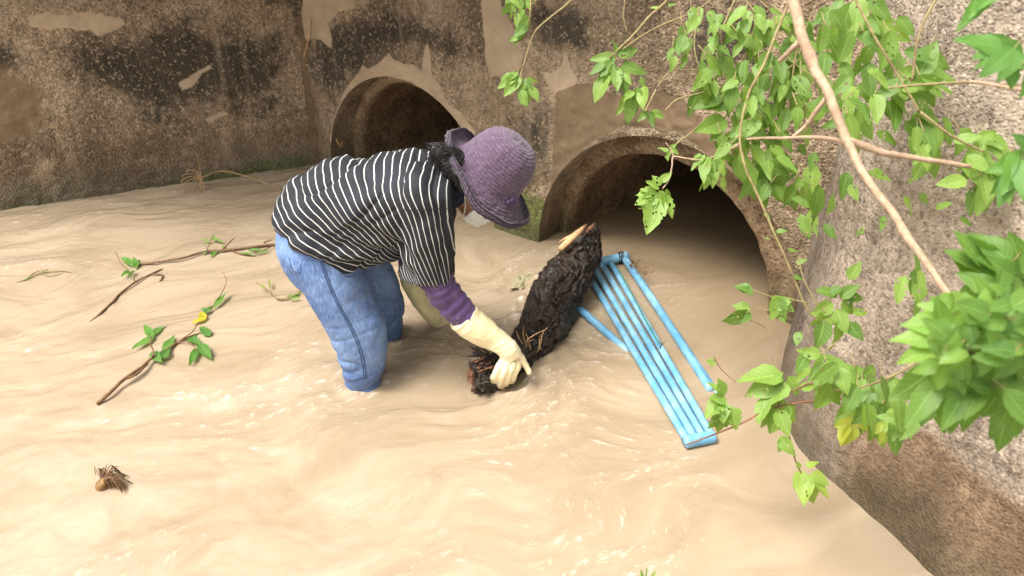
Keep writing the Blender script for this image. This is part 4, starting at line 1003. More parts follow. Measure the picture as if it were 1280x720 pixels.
pip((856, 553), (892, 546), r=.020, z0=.012, z1=.012, name='cross_pipe')
mb = MB(); A = atZ(781, 321, .034); mb.ellipsoid(A, ((1, 0, 0), (0, 1, 0), (0, 0, 1)), (.024, .024, .023), 20, 14); mb.build('elbow_joint', M['pvc'], fr_)
mb = MB()
for s in (-.008, .0, .007):
    c = atZ(776, 322, .034) + V((s, 0, 0)); mb.tube([c + V((0, math.cos(q) * .0215, math.sin(q) * .0215)) for q in [i * .4 for i in range(17)]], .0022, 6)
mb.tube([V(r) for r in spline([tuple(atZ(776, 322, .06)), tuple(atZ(773, 316, .08)), tuple(atZ(780, 315, .075))], 8)], .002, 5)
mb.build('wire_tie', M['wire'], fr_)
mb = MB(); mb.tube([V(r) for r in spline([tuple(atZ(x, y, z)) for x, y, z in ((772, 335, .060), (786, 360, .058), (806, 398, .055), (824, 430, .052))], 20)], .0024, 6); mb.build('green_cord', M['green'], fr_)
rs = random.Random(3)
db = MB()
for i in range(60):
    t = rs.random(); x, y = 783 + 26 * t + rs.gauss(0, 4), 322 + 24 * t + rs.gauss(0, 4); p = atZ(x, y, .045 + rs.uniform(-.01, .01)); q = p + V((rs.uniform(-.03, .03), rs.uniform(-.03, .03), rs.uniform(-.01, .02)))
    db.tube([p, (p + q) / 2 + V((0, 0, .006)), q], [.0013, .001, .0005], 4, cap=False)
tag(db.build('root_debris', M['twig']), 'wisp of brown rootlets caught on the upper corner of the blue pipes', 'debris')
db = MB(); p = atZ(825, 436, .05); db.tube([p, p + V((.004, 0, .02)), p + V((-.012, 0, .035))], [.0025, .002, .0008], 5); db.tube([p + V((.002, 0, .014)), p + V((.02, .005, .03))], [.0018, .0006], 5)
tag(db.build('twig_scrap', M['twig']), 'tiny brown twig scrap lying midway along the blue pipes', 'twig')

# leaf shapes shared by all plants ---------------------------------------------------
def leaf_mat(name, lo, hi, holes=.0, veins=.5, trans=.45):
    m = NM(name); m.n.remove(m.bsdf)
    uv = m.new('ShaderNodeUVMap'); sx = m.new('ShaderNodeSeparateXYZ'); m.l.new(uv.outputs[0], sx.inputs[0]); u, v = sx.outputs[0], sx.outputs[1]
    au = m.math('ABSOLUTE', m.math('SUBTRACT', u, .5)); mid = m.smooth(au, .030, .010)
    w = m.math('FRACT', m.math('ADD', m.math('MULTIPLY', v, 7.), m.math('MULTIPLY', au, -3.2))); side = m.smooth(m.math('ABSOLUTE', m.math('SUBTRACT', w, .5)), .07, .02)
    ve = m.math('MULTIPLY', m.math('MAXIMUM', mid, m.math('MULTIPLY', side, .5)), veins)
    tint = m.attr('tint'); co = m.coord(); n = m.noise(co, 40, 4, .6); f = m.noise(co, 260, 2, .5)
    c = m.mix(m.math('ADD', m.math('MULTIPLY', tint, .75), m.math('MULTIPLY', n, .35)), lo, hi)
    c = m.mix(ve, c, tuple(min(1, x * 1.5 + .05) for x in hi))
    yl = m.attr('yellow'); c = m.mix(yl, c, (.52, .46, .04)); br = m.smooth(m.noise(co, 55, 3, .6), .66, .74); c = m.mix(m.math('MULTIPLY', br, .5), c, (.22, .15, .05))
    b = m.new('ShaderNodeBsdfPrincipled'); m.l.new(c, b.inputs['Base Color']); b.inputs['Roughness'].default_value = .48
    m.l.new(m.bump(m.math('ADD', m.math('MULTIPLY', ve, -1.2), m.math('MULTIPLY', f, .3)), .5, .002), b.inputs['Normal'])
    t = m.new('ShaderNodeBsdfTranslucent'); tc = m.mix(1., c, (1.25, 1.35, .55), 'MULTIPLY'); m.l.new(tc, t.inputs[0])
    ms = m.new('ShaderNodeMixShader'); ms.inputs[0].default_value = trans; m.l.new(b.outputs[0], ms.inputs[1]); m.l.new(t.outputs[0], ms.inputs[2]); res = ms.outputs[0]
    if holes:
        vo = m.voro(co, 95); hs = m.new('ShaderNodeSeparateColor'); m.l.new(vo.outputs['Color'], hs.inputs[0])
        hole = m.math('MULTIPLY', m.math('LESS_THAN', m.math('ADD', vo.outputs[0], m.math('MULTIPLY', m.noise(co, 200, 2, .5), .25)), .42), m.math('LESS_THAN', hs.outputs[0], m.math('MULTIPLY', m.attr('eaten'), holes)))
        tr = m.new('ShaderNodeBsdfTransparent'); m2 = m.new('ShaderNodeMixShader'); m.l.new(hole, m2.inputs[0]); m.l.new(res, m2.inputs[1]); m.l.new(tr.outputs[0], m2.inputs[2]); res = m2.outputs[0]
    m.l.new(res, m.out.inputs[0]); return m.m
M['leaf'] = leaf_mat('fresh_leaf', (.08, .18, .03), (.28, .42, .085), holes=.55)
M['leaf_deep'] = leaf_mat('deep_green_leaf', (.06, .17, .035), (.16, .33, .06), holes=.12)
M['leaf_bright'] = leaf_mat('bright_young_leaf', (.06, .16, .028), (.26, .42, .085), holes=0, trans=.5)
M['leaf_dark'] = leaf_mat('dark_leaf', (.035, .12, .02), (.09, .24, .04), holes=0)
M['stem'] = bark('green_brown_stem', (.22, .17, .07), (.34, .27, .12), (.16, .10, .045), rough=.7, sc=70)
M['stem_red'] = bark('reddish_stem', (.16, .07, .035), (.25, .12, .06), (.1, .045, .02), rough=.7, sc=70)
M['branch'] = bark('pale_brown_bark', (.32, .215, .135), (.44, .31, .21), (.22, .14, .085), rough=.8, sc=55)

class Leaves:
    def __init__(s, seed=0): s.v = []; s.f = []; s.uv = []; s.t = []; s.y = []; s.e = []; s.r = random.Random(seed)
    def add(s, base, tip_dir, normal, L, W=.48, droop=.25, fold=.25, tint=None, yellow=0., eaten=None, lobed=0.):
        r = s.r; T = V(tip_dir).normalized(); N = V(normal); N = (N - T * N.dot(T)).normalized(); S = T.cross(N); NL, NW = 9, 5; b = len(s.v)
        tint = r.random() if tint is None else tint; eaten = (r.random() ** 2.2) if eaten is None else eaten; tw = r.uniform(-.5, .5); wv = r.uniform(0, 6.28); bend = r.uniform(-.12, .12)
        for i in range(NL + 1):
            t = i / NL; w = W * L * (math.sin(math.pi * min(1, t ** .72)) ** .85) * (1 - .22 * t) * .5 + .0006
            if lobed: w *= 1 + lobed * .35 * math.sin(t * 16)
            w *= 1 + .05 * math.sin(t * 31 + wv)
            ctr = V(base) + T * (L * (t - .10 * droop * t * t)) - N * (droop * L * t * t * .55) + S * (bend * L * t * t)
            a = tw * t; S2 = S * math.cos(a) + N * math.sin(a); N2 = N * math.cos(a) - S * math.sin(a)
            for j in range(NW):
                q = j / (NW - 1) * 2 - 1; p = ctr + S2 * (q * w) + N2 * (fold * abs(q) * w + .05 * L * math.sin(t * 9 + wv + q * 2) * abs(q) * .5)
                s.v.append(tuple(p)); s.uv.append(((q + 1) / 2, t)); s.t.append(tint); s.y.append(yellow); s.e.append(eaten)
        for i in range(NL):
            for j in range(NW - 1): q = b + i * NW + j; s.f.append((q, q + 1, q + NW + 1, q + NW))
    def build(s, name, mat, parent=None):
        me = bpy.data.meshes.new(name); me.from_pydata(s.v, [], s.f); uvl = me.uv_layers.new(name='UVMap')
        li = np.empty(len(me.loops), np.int32); me.loops.foreach_get('vertex_index', li); uvl.data.foreach_set('uv', np.array(s.uv, np.float32)[li].ravel())
        fattr(me, 'tint', s.t); fattr(me, 'yellow', s.y); fattr(me, 'eaten', s.e)
        return link(name, me, mat, parent)
def stem_tube(mb, pts, r0, r1, seg=6, n=None):
    pts = [V(p) for p in pts]; n = n or max(6, len(pts) * 6); P = [V(q) for q in spline([tuple(p) for p in pts], n)]
    mb.tube(P, [r0 + (r1 - r0) * i / (n - 1) for i in range(n)], seg, jitter=.08); return P

# floating twigs ---------------------------------------------------------------------
def fl(pts, z=.006): return [atZ(p[0], p[1], p[2] if len(p) > 2 else z) for p in pts]
def wleaf(L, x0, y0, x1, y1, h0=.012, h1=.018, **k):
    x1, y1 = x0 + (x1 - x0) * .88, y0 + (y1 - y0) * .88; k['W'] = k.get('W', .5) * .68
    a = atZ(x0, y0, h0); b = atZ(x1, y1, h1); k.setdefault('droop', .1); L.add(a, b - a, k.pop('n', V((.1, -.35, .9))), (b - a).length, **k)
def twig_thing(name, label, cat, stems, leaves, leafmat='leaf_deep', stemmat='twig', group=None):
    t = empty(name, fl([stems[0][0][0]])[0], label, cat, group); mb = MB()
    for pts, r0, r1 in stems: stem_tube(mb, fl(pts), r0, r1, 7)
    mb.build('stem', M[stemmat], t)
    if leaves:
        L = Leaves(len(label))
        for q in leaves: wleaf(L, *q[0], **q[1])
        L.build('leaves', M[leafmat], t)
    return t
D_ = dict
twig_thing('floating_branch', 'brown stick with green leaf tufts and one yellow leaf, adrift left of the person', 'branch',
  [([(121, 505, .0), (135, 493, .012), (155, 474, .018), (178, 458, .016), (190, 447, .014), (208, 437, .014), (222, 428, .012), (240, 420, .006), (262, 414, -.004)], .0065, .0035),
   ([(155, 474, .016), (170, 468, .016), (185, 455, .012)], .005, .003), ([(188, 450, .014), (192, 440, .03), (188, 430, .05), (190, 420, .06)], .003, .002),
   ([(222, 428, .012), (236, 428, .02), (247, 438, .03)], .0025, .0015), ([(225, 425, .012), (240, 415, .02), (249, 402, .03)], .0025, .0015), ([(250, 400, .01), (262, 388, .012), (275, 370, .02), (283, 352, .05), (279, 340, .07)], .0022, .0012)],
  [((190, 422, 164, 438), D_(W=.5, tint=.9)), ((190, 421, 178, 402), D_(W=.45, tint=.7)), ((190, 420, 207, 400), D_(W=.45, tint=.5)), ((191, 424, 184, 410), D_(tint=.6)), ((205, 440, 222, 414), D_(W=.5, tint=.5)), ((200, 449, 216, 432), D_(W=.7, tint=.2)),
   ((190, 440, 200, 455), D_(W=.6, tint=.3)), ((233, 428, 250, 417), D_(W=.5, tint=.2)), ((262, 420, 249, 404), D_(W=.6, tint=.1)), ((250, 430, 265, 450), D_(W=.5, tint=.3)), ((247, 436, 233, 458), D_(W=.42, tint=.2)), ((236, 422, 252, 432), D_(W=.6, tint=.1)),
   ((258, 398, 235, 404), D_(W=.62, tint=1., yellow=1.)), ((256, 400, 247, 388), D_(W=.7, tint=1., yellow=.9)), ((268, 385, 284, 358), D_(W=.3, tint=.8)), ((255, 392, 268, 380), D_(W=.6, tint=.3)), ((262, 390, 250, 382), D_(W=.5, tint=.3))])
twig_thing('floating_branch', 'slender brown stick with a small leafy sprout lying in the water below the left wall', 'branch',
  [([(103, 411, -.004), (122, 395, .01), (140, 378, .014), (150, 367, .014), (170, 352, .012), (190, 342, .008), (203, 336, .0)], .0055, .003), ([(168, 352, .012), (166, 342, .03), (152, 330, .05), (144, 314, .06)], .0025, .0015), ([(190, 343, .01), (203, 344, .012), (199, 353, .004)], .004, .003)],
  [((166, 332, 152, 316), D_(W=.35, tint=.9)), ((168, 335, 176, 322), D_(W=.45, tint=.4)), ((162, 338, 150, 346), D_(W=.5, tint=.4)), ((166, 330, 155, 322), D_(W=.5, tint=.8)), ((168, 338, 160, 347), D_(W=.4, tint=.2)), ((170, 333, 166, 318), D_(W=.4, tint=.7))])
twig_thing('floating_branch', 'long thin branch with feathery green sprigs running behind the person at hip height', 'branch',
  [([(174, 331, .002), (200, 327, .012), (230, 322, .014), (255, 315, .014), (290, 312, .012), (320, 308, .01), (348, 305, .006)], .0045, .006), ([(290, 314, .01), (310, 318, .012), (335, 310, .012), (350, 302, .02)], .003, .002), ([(258, 316, .01), (262, 303, .03), (268, 297, .05)], .002, .001), ([(276, 314, .01), (290, 300, .04), (294, 297, .05)], .0035, .002), ([(330, 303, .01), (340, 300, .03)], .004, .003)],
  [((262, 302, 251, 297), D_(W=.3, tint=.9)), ((266, 298, 280, 303), D_(W=.3, tint=.9)), ((262, 305, 250, 305), D_(W=.3, tint=.8)), ((264, 300, 268, 291), D_(W=.3, tint=.9)), ((262, 312, 252, 318), D_(W=.4, tint=.7)), ((284, 312, 275, 305), D_(W=.3, tint=.7)), ((270, 313, 262, 322), D_(W=.4, tint=.6)),
   ((300, 316, 320, 318), D_(W=.3, tint=.8)), ((320, 317, 340, 310), D_(W=.3, tint=.6)), ((310, 313, 330, 309), D_(W=.3, tint=.5))])
twig_thing('floating_twig', 'faint greenish weed strand drifting near the left edge of the water', 'twig', [([(12, 356, .0), (30, 350, .007), (52, 341, .012), (75, 339, .01), (95, 341, .006), (113, 340, .0)], .0035, .002), ([(30, 351, .006), (45, 340, .014), (60, 337, .016)], .003, .002), ([(52, 341, .01), (62, 345, .01), (80, 341, .006)], .003, .0015)],
  [((50, 342, 60, 337), D_(W=.3, tint=.3)), ((30, 350, 40, 345), D_(W=.3, tint=.3))], stemmat='stem')
twig_thing('floating_twig', 'small yellow-green sprig with curled leaves floating just left of the jeans', 'twig', [([(320, 353, .05), (332, 360, .03), (341, 370, .012), (352, 376, .006)], .0015, .0025), ([(346, 374, .01), (362, 372, .012), (378, 362, .014)], .004, .003), ([(341, 370, .012), (337, 358, .04), (336, 349, .06)], .002, .001)],
  [((332, 361, 320, 353), D_(W=.25, tint=.9)), ((337, 358, 336, 347), D_(W=.25, tint=.8)), ((358, 373, 380, 362), D_(W=.3, tint=.5)), ((362, 374, 378, 370), D_(W=.4, tint=.3))], 'leaf', 'stem')
twig_thing('floating_twig', 'thin bare brown twig slanting across the water under the first floating stick', 'twig', [([(165, 380, .002), (185, 372, .006), (192, 368, .0)], .003, .002)], [], stemmat='stem') if False else None
# dried flower head leaning on the left wall
def dried():
    t = empty('dried_flower', atZ(355, 240, .0), 'dried tan flower head with drooping filaments on a thin stalk by the left wall', 'dried plant'); mb = MB()
    hd = atZ(252, 222, .06); stem_tube(mb, [atZ(356, 241, .0), atZ(330, 228, .04), atZ(300, 218, .06), atZ(275, 214, .07), hd], .0028, .0035); mb.build('stalk', M['dry'], t)
    mb = MB(); r = random.Random(5)
    for a, l in ((170, .09), (185, .10), (200, .11), (215, .10), (235, .09), (255, .08), (275, .08), (100, .10), (95, .12), (150, .08), (130, .06), (290, .06)):
        a = math.radians(a + r.uniform(-6, 6)); d = CR * math.cos(a) + CU * math.sin(a); e = hd + d * l; m_ = hd + d * l * .5 + CU * .012 + CB * .01
        mb.tube([V(q) for q in spline([tuple(hd), tuple(m_), tuple(e), tuple(e - CU * .014 + d * .003)], 12)], [.0022] * 9 + [.003, .0032, .002], 5)
    mb.build('filaments', M['dry'], t)
dried()
# seed clump
def clump():
    c = atZ(124, 612, .0); t = empty('seed_clump', c, 'small brown rounded plant clump with trailing hairs floating alone at lower left', 'plant debris')
    mb = MB(); rings = []
    ax = (V((.35, .5, .6))).normalized(); s_ = ax.cross(V((0, 1, 0))).normalized(); b_ = ax.cross(s_)
    for i in range(18):
        q = i / 17; r = .0145 * math.sin(math.pi * min(1, q * .9 + .06)) ** .7 + .001
        rings.append([c + ax * (-.006 + .040 * q) + (s_ * math.cos(k * .3927) + b_ * math.sin(k * .3927)) * r * (1 + .12 * math.sin(k * 3)) for k in range(16)])
    mb.ring_loft(rings); mb.build('husk', M['husk'], t); mb = MB(); r = random.Random(8)
    for i in range(80):
        a = r.uniform(-.5, 2.3); l = r.uniform(.02, .08); d = V((math.cos(a), math.sin(a) * .9, r.uniform(.0, .8))).normalized(); p0 = c + ax * .02
        mb.tube([V(q) for q in spline([tuple(p0), tuple(p0 + d * l * .6 + V((0, 0, .008))), tuple(V(((p0 + d * l).x, (p0 + d * l).y, .002)))], 8)], r.choice((.0008, .0012, .002)), 4, cap=False)
    mb.tube([c + ax * .015, c + ax * .03 + V((-.004, .01, .012)), c + ax * .03 + V((.002, .03, .030))], [.004, .003, .001], 6)
    mb.build('hairs', M['twig'], t)
M['husk'] = bark('brown_husk', (.22, .115, .035), (.32, .18, .06), (.12, .055, .02), rough=.45, sc=70)
clump()
# little thing stuck at the left pipe's sill, root on the wall, pale rag by the log
mb = MB(); p = onplane(432, 182, W0, WN) + WN * .03; mb.tube([p, p + V((-.01, 0, .02)), p + V((-.022, 0, .05))], [.006, .008, .003], 7); mb.tube([p, p + V((.012, 0, .035))], [.006, .002], 6)
tag(mb.build('dead_leaf', M['dead']) if 'dead' in M else mb.build('dead_leaf', M['husk']), 'curled orange dead leaf stuck at the lower left of the far pipe opening', 'dead leaf')
mb = MB(); q = [onplane(x, y, W0, WN) + WN * .014 for x, y in ((391, 22), (390, 40), (387, 55), (383, 70), (383, 79), (389, 81))]; stem_tube(mb, q, .0035, .0025)
tag(mb.build('hanging_root', M['pale']), 'thin pale root hanging down the wall near the corner left of the far pipe', 'root')
def rag():
    c = atZ(652, 352, .01); me = bpy.data.meshes.new('rag'); vv = []; ff = []; n = 16
    for j in range(n):
        for i in range(n):
            u, v = i / (n - 1) - .5, j / (n - 1) - .5; h = .018 * mn.noise(V((u * 5, v * 5, 3))) + .010
            vv.append((c.x + u * .07 + v * .04, c.y + v * .11, h * (1 - 1.2 * (u * u + v * v)) + .004))
    for j in range(n - 1):
        for i in range(n - 1): ff.append((j * n + i, j * n + i + 1, (j + 1) * n + i + 1, (j + 1) * n + i))
    me.from_pydata(vv, [], ff); tag(link('plastic_scrap', me, M['rag']), 'crumpled pale greenish scrap half sunk behind the log', 'scrap')
M['rag'] = simple('wet_pale_plastic', (.30, .27, .17), .3, 40, .25)
rag()

# ------------------------------------------------------------------ overhanging plants
dgp = bpy.context.evaluated_depsgraph_get(); dgp.update()
def wall_bvh():
    vs_, fs_ = [], []
    for o in (headwall, wing_wall):
        b = len(vs_); vs_ += [tuple(v.co) for v in o.data.vertices]; fs_ += [tuple(b + i for i in p.vertices) for p in o.data.polygons]
    return BVHTree.FromPolygons(vs_, fs_)
WB = wall_bvh()
def pt(x, y, dep, gap=.05):
    """point on the sight line at depth dep, kept at least gap in front of the walls"""
    d = ray(x, y); h = WB.ray_cast(V((0, 0, CAM_H)), d.normalized())
    if h[0] is not None: dep = min(dep, (h[3] - gap) / d.length)
    return atD(x, y, dep)
def dirv(ang, toward=0.):
    a = math.radians(ang); return CR * math.cos(a) + CU * math.sin(a) + CB * toward
class Plant:
    def __init__(s, name, label, cat, base, leafmat='leaf', stemmat='stem', seed=1, group=None, dep=2.1):
        group = group or {'creeping_vine': 'vines creeping over the walls', 'hanging_sprig': 'leafy sprigs hanging down in front of the headwall'}.get(name)
        s.t = empty(name, pt(base[0], base[1], dep), label, cat, group); s.L = Leaves(seed); s.mb = MB(); s.stems = []; s.r = random.Random(seed); s.lm, s.sm, s.dep = leafmat, stemmat, dep
    def stem(s, pts, w0, w1, dep=None, pet=False):
        """w0, w1: stem width in photograph pixels"""
        P = [pt(p[0], p[1], p[2] if len(p) > 2 else (dep or s.dep), .02) for p in pts]; k = (P[0] - V((0, 0, CAM_H))).length / FPX
        mb = MB() if not pet else s.mb; stem_tube(mb, P, w0 * k / 2, w1 * k / 2, 6 if pet else 8, 5 if pet else None)
        if not pet: s.stems.append(mb)
        return s
    def leaf(s, x0, y0, x1, y1, dep=None, toward=None, **k):
        r = s.r; dep = dep or s.dep; a = pt(x0, y0, dep); b = pt(x1, y1, dep); L = (b - a).length; toward = r.uniform(-.5, .7) if toward is None else toward
        d = (b - a).normalized() + CB * toward * .6; n = CB * .65 + V((r.uniform(-.8, .8), r.uniform(-.4, .3), r.uniform(-.1, 1.)))
        k.setdefault('droop', r.uniform(.05, .35)); k.setdefault('fold', r.uniform(.05, .4)); k.setdefault('W', r.uniform(.42, .6)); s.L.add(a, d, n, L, **k); return s
    def cluster(s, cx, cy, rx, ry, n, l0, l1, ang=-90, spread=70, dep=None, dspread=.12, tw=.4, **k):
        r = s.r; dep = dep or s.dep
        for i in range(n):
            while True:
                u, v = r.uniform(-1, 1), r.uniform(-1, 1)
                if u * u + v * v < 1: break
            x, y = cx + u * rx, cy + v * ry; a = ang + r.gauss(0, spread * .6); l = r.uniform(l0, l1); de = dep + r.uniform(-dspread, dspread)
            s.leaf(x, y, x + l * math.cos(math.radians(a)), y - l * math.sin(math.radians(a)), de, **k)
            if r.random() < tw: s.stem([(x, y, de), (x - 14 * math.cos(math.radians(a)) + r.uniform(-8, 8), y - 12 - r.uniform(0, 8), de + .02)], 1.5, 1.2, pet=True)
        return s
    def done(s):
        for mb in s.stems: mb.build('stem', M[s.sm], s.t)
        nl = len(s.L.f); b = len(s.L.v); s.L.v += s.mb.v; s.L.f += [tuple(b + i for i in f) for f in s.mb.f]; k = len(s.mb.v)
        s.L.uv += [(.5, .5)] * k; s.L.t += [.3] * k; s.L.y += [0.] * k; s.L.e += [0.] * k
        if s.L.v:
            o = s.L.build('leaves', [M[s.lm], M[s.sm]], s.t); ix = np.zeros(len(s.L.f), np.int32); ix[nl:] = 1; o.data.polygons.foreach_set('material_index', ix)
# sprig hanging from the top centre-left
p = Plant('hanging_sprig', 'small bright sprig hanging at the top edge above the purple hat', 'vine sprig', (650, 0), seed=3, dep=2.35)
p.stem([(668, -40), (664, -5), (662, 22), (656, 45), (648, 52)], 2.4, 1.4); p.cluster(647, 2, 16, 14, 16, 14, 22, -90, 60)
for q in ((661, 22, 644, 42), (658, 30, 642, 50), (655, 40, 640, 56), (659, 26, 656, 44), (650, 44, 636, 52), (656, 18, 662, 34)): p.leaf(*q)
p.done()
p = Plant('hanging_sprig', 'reddish stem ending in a drooping tuft of leaves between the two pipe openings', 'vine sprig', (716, 0), seed=5, dep=2.35, stemmat='stem')
p.stem([(745, -40), (714, 0), (690, 20), (670, 38), (661, 60), (653, 86)], 2.6, 1.8); p.stem([(653, 86), (651, 96), (655, 104)], 3, 2)
for q in ((648, 90, 628, 104), (646, 92, 622, 112), (648, 94, 630, 122), (650, 96, 640, 114), (645, 96, 636, 120), (656, 98, 664, 118), (655, 102, 650, 128), (662, 108, 676, 128), (660, 96, 672, 106), (652, 96, 644, 108), (640, 92, 624, 98), (652, 112, 655, 138), (658, 104, 662, 130)): p.leaf(*q)
p.done()
# middle sprig
p = Plant('hanging_sprig', 'sprig of broad pointed leaves hanging on long straight stems above the near pipe', 'vine sprig', (835, 0), seed=8, dep=2.25)
p.stem([(862, -40), (834, 0), (812, 20), (795, 40), (775, 60), (762, 72)], 3, 2); p.stem([(900, -10), (870, 14), (830, 30), (800, 46), (778, 62)], 2.2, 1.4); p.stem([(776, -30), (781, 0), (779, 20), (784, 40)], 2.6, 1.5)
for q in ((772, 68, 768, 48), (772, 70, 800, 58), (770, 74, 736, 68), (776, 84, 813, 84), (766, 74, 745, 110), (768, 80, 756, 118), (772, 84, 766, 120), (756, 78, 737, 96), (775, 86, 774, 108), (760, 90, 742, 128), (780, 88, 786, 110), (764, 84, 750, 98),
          (800, 96, 806, 112), (798, 108, 794, 145), (804, 108, 802, 142), (788, 116, 768, 142), (792, 114, 776, 128), (790, 122, 784, 156), (780, 96, 782, 122), (815, 138, 830, 150), (813, 140, 818, 160), (810, 138, 796, 152), (826, 12, 812, 6), (835, 8, 848, 4)): p.leaf(*q)
p.done()
# dense vine curtain over the near pipe
p = Plant('creeping_vine', 'dense insect-eaten vine hanging over the upper right of the near pipe opening', 'vine', (930, 0), seed=13, dep=2.12)
p.stem([(1000, -30), (975, 30), (955, 80), (935, 120), (925, 170), (932, 210), (950, 250), (968, 292), (985, 330), (1002, 372), (1012, 392)], 3.6, 2.2, 2.0)
for st in ([(822, 108), (835, 92), (845, 88), (880, 88), (900, 95), (925, 102)], [(820, 112), (812, 128), (806, 140)], [(845, 88), (842, 80), (852, 74), (862, 76)], [(832, 138), (845, 125), (860, 120), (890, 112)], [(900, 40), (905, 80), (902, 130)], [(950, 10), (935, 60), (925, 100)], [(874, 10), (868, 60), (880, 100)],
           [(845, 180), (865, 165), (880, 150)], [(990, 175), (1010, 160), (1032, 122)], [(890, 200), (905, 190), (925, 180)], [(1000, 40), (990, 100), (985, 160), (975, 220)], [(918, 0), (905, 30), (890, 60), (886, 90)]): p.stem(st, 2.2, 1.3)
for q in ((904, 122, 866, 132), (912, 132, 876, 130), (908, 150, 864, 172), (902, 158, 888, 180), (922, 108, 904, 92), (960, 84, 940, 108), (935, 92, 948, 118), (915, 84, 926, 106), (908, 70, 918, 90), (948, 130, 958, 158), (930, 140, 915, 168), (930, 168, 905, 184),
          (925, 190, 935, 214), (950, 196, 990, 202), (945, 200, 938, 230), (965, 150, 978, 176), (1002, 116, 992, 150), (1000, 112, 1012, 130), (950, 210, 945, 245), (965, 222, 985, 260), (975, 215, 968, 252), (940, 226, 925, 250), (990, 230, 998, 268), (1015, 205, 1012, 250), (1000, 180, 1008, 196)): p.leaf(*q, W=.55)
p.cluster(900, 30, 55, 30, 26, 20, 32, -80, 60); p.cluster(960, 40, 45, 40, 30, 24, 38, -80, 60); p.cluster(915, 95, 50, 35, 30, 22, 36, -85, 55); p.cluster(960, 120, 55, 50, 40, 24, 40, -85, 50); p.cluster(938, 168, 48, 40, 28, 22, 38, -80, 60)
p.cluster(970, 220, 38, 38, 20, 22, 36, -80, 50); p.cluster(1000, 90, 30, 70, 22, 24, 38, -85, 60); p.cluster(900, 205, 20, 18, 8, 18, 30, -80, 30); p.cluster(850, 45, 20, 30, 5, 16, 26, -110, 40)
for q in ((955, 265, 962, 275), (970, 290, 984, 287), (985, 312, 1000, 314), (962, 300, 955, 295), (995, 330, 1008, 322), (990, 345, 1004, 350), (1000, 268, 1012, 300), (1012, 262, 1022, 296), (1030, 280, 1044, 300)): p.leaf(*q, dep=2.0)
p.done()
p = Plant('hanging_sprig', 'pale lacy half-eaten leaves dangling in front of the dark mouth of the near pipe', 'vine sprig', (880, 190), seed=21, dep=2.05, stemmat='branch')
p.stem([(925, 180), (900, 192), (880, 200), (858, 198), (842, 196), (840, 208), (836, 225), (828, 236)], 2.4, 1.8); p.stem([(842, 196), (838, 186), (832, 178)], 1.6, 1.2)
for q in ((836, 190, 822, 184), (838, 188, 832, 198), (840, 186, 848, 194), (836, 192, 834, 202), (838, 186, 846, 178)): p.leaf(*q, tint=.6, eaten=.2)
for q in ((826, 232, 816, 218), (824, 236, 806, 226), (820, 240, 800, 234), (816, 242, 794, 246), (812, 246, 792, 258), (822, 240, 798, 262), (818, 244, 806, 270), (822, 246, 812, 296), (828, 242, 840, 274), (832, 236, 842, 262), (824, 238, 832, 252), (826, 228, 838, 214), (814, 238, 798, 240), (820, 248, 826, 272)): p.leaf(*q, tint=.9, eaten=.95, W=.62)
for q in ((885, 195, 868, 232), (888, 197, 876, 240), (882, 194, 862, 212), (892, 198, 886, 226), (876, 192, 864, 200), (894, 194, 896, 216), (898, 190, 905, 206)): p.leaf(*q, tint=.6, W=.42)
p.done()
# leaves low at the right of the pipe mouth and over the wing wall
p = Plant('creeping_vine', 'sparse holed leaves on wiry stems trailing down the corner right of the near pipe', 'vine', (1010, 400), seed=31, dep=1.95)
p.stem([(1010, 378), (985, 374), (962, 370), (940, 362)], 1.6, 1.2); p.stem([(985, 395), (965, 388), (945, 386)], 1.4, 1.); p.stem([(938, 400), (960, 412), (972, 430), (968, 460)], 1.4, 1.); p.stem([(1040, 398), (1022, 380), (1005, 350), (998, 320)], 2.4, 1.6)
for q in ((940, 362, 918, 358), (942, 366, 920, 360), (935, 392, 902, 402), (938, 386, 915, 384), (936, 388, 924, 406), (972, 378, 994, 386), (968, 372, 980, 404), (976, 370, 958, 400), (965, 384, 990, 372)): p.leaf(*q, W=.7, eaten=.8)
for q in ((1062, 350, 1072, 325), (1048, 368, 1018, 360), (1050, 372, 1070, 352), (1042, 380, 1010, 392), (1052, 376, 1072, 396), (1030, 392, 1010, 408), (1040, 390, 1024, 418), (1046, 386, 1052, 420), (1058, 372, 1082, 372), (1066, 392, 1088, 388), (1000, 415, 990, 432), (1030, 400, 1022, 440), (1050, 400, 1040, 438), (1060, 402, 1074, 428), (1050, 358, 1034, 372), (1064, 360, 1060, 386)): p.leaf(*q, W=.62)
p.stem([(1012, 392), (1030, 402), (1046, 404), (1060, 396)], 2, 1.4)
p.done()
p = Plant('creeping_vine', 'broad drooping leaves on a dark twig reaching over the end of the blue pipes', 'vine', (1000, 500), seed=37, dep=1.85, stemmat='stem_red')
p.stem([(1075, 494), (1040, 500), (1000, 503), (960, 512), (925, 530), (890, 544), (858, 556)], 2.8, 1.8); p.stem([(1060, 462), (1030, 470), (1000, 484), (985, 490)], 2.4, 1.6); p.stem([(968, 470), (972, 500), (985, 540), (994, 575), (1002, 592)], 2.2, 1.8); p.stem([(892, 446), (902, 462), (920, 478)], 1.2, 1.)
for q in ((978, 468, 920, 474), (980, 474, 930, 494), (984, 478, 950, 508), (985, 470, 1000, 496), (975, 500, 950, 536), (980, 500, 968, 548), (972, 512, 984, 546), (985, 505, 996, 530), (960, 498, 940, 528), (975, 545, 990, 572), (978, 548, 972, 566), (965, 480, 976, 462), (1000, 486, 1022, 480)): p.leaf(*q, W=.62, tint=.75)
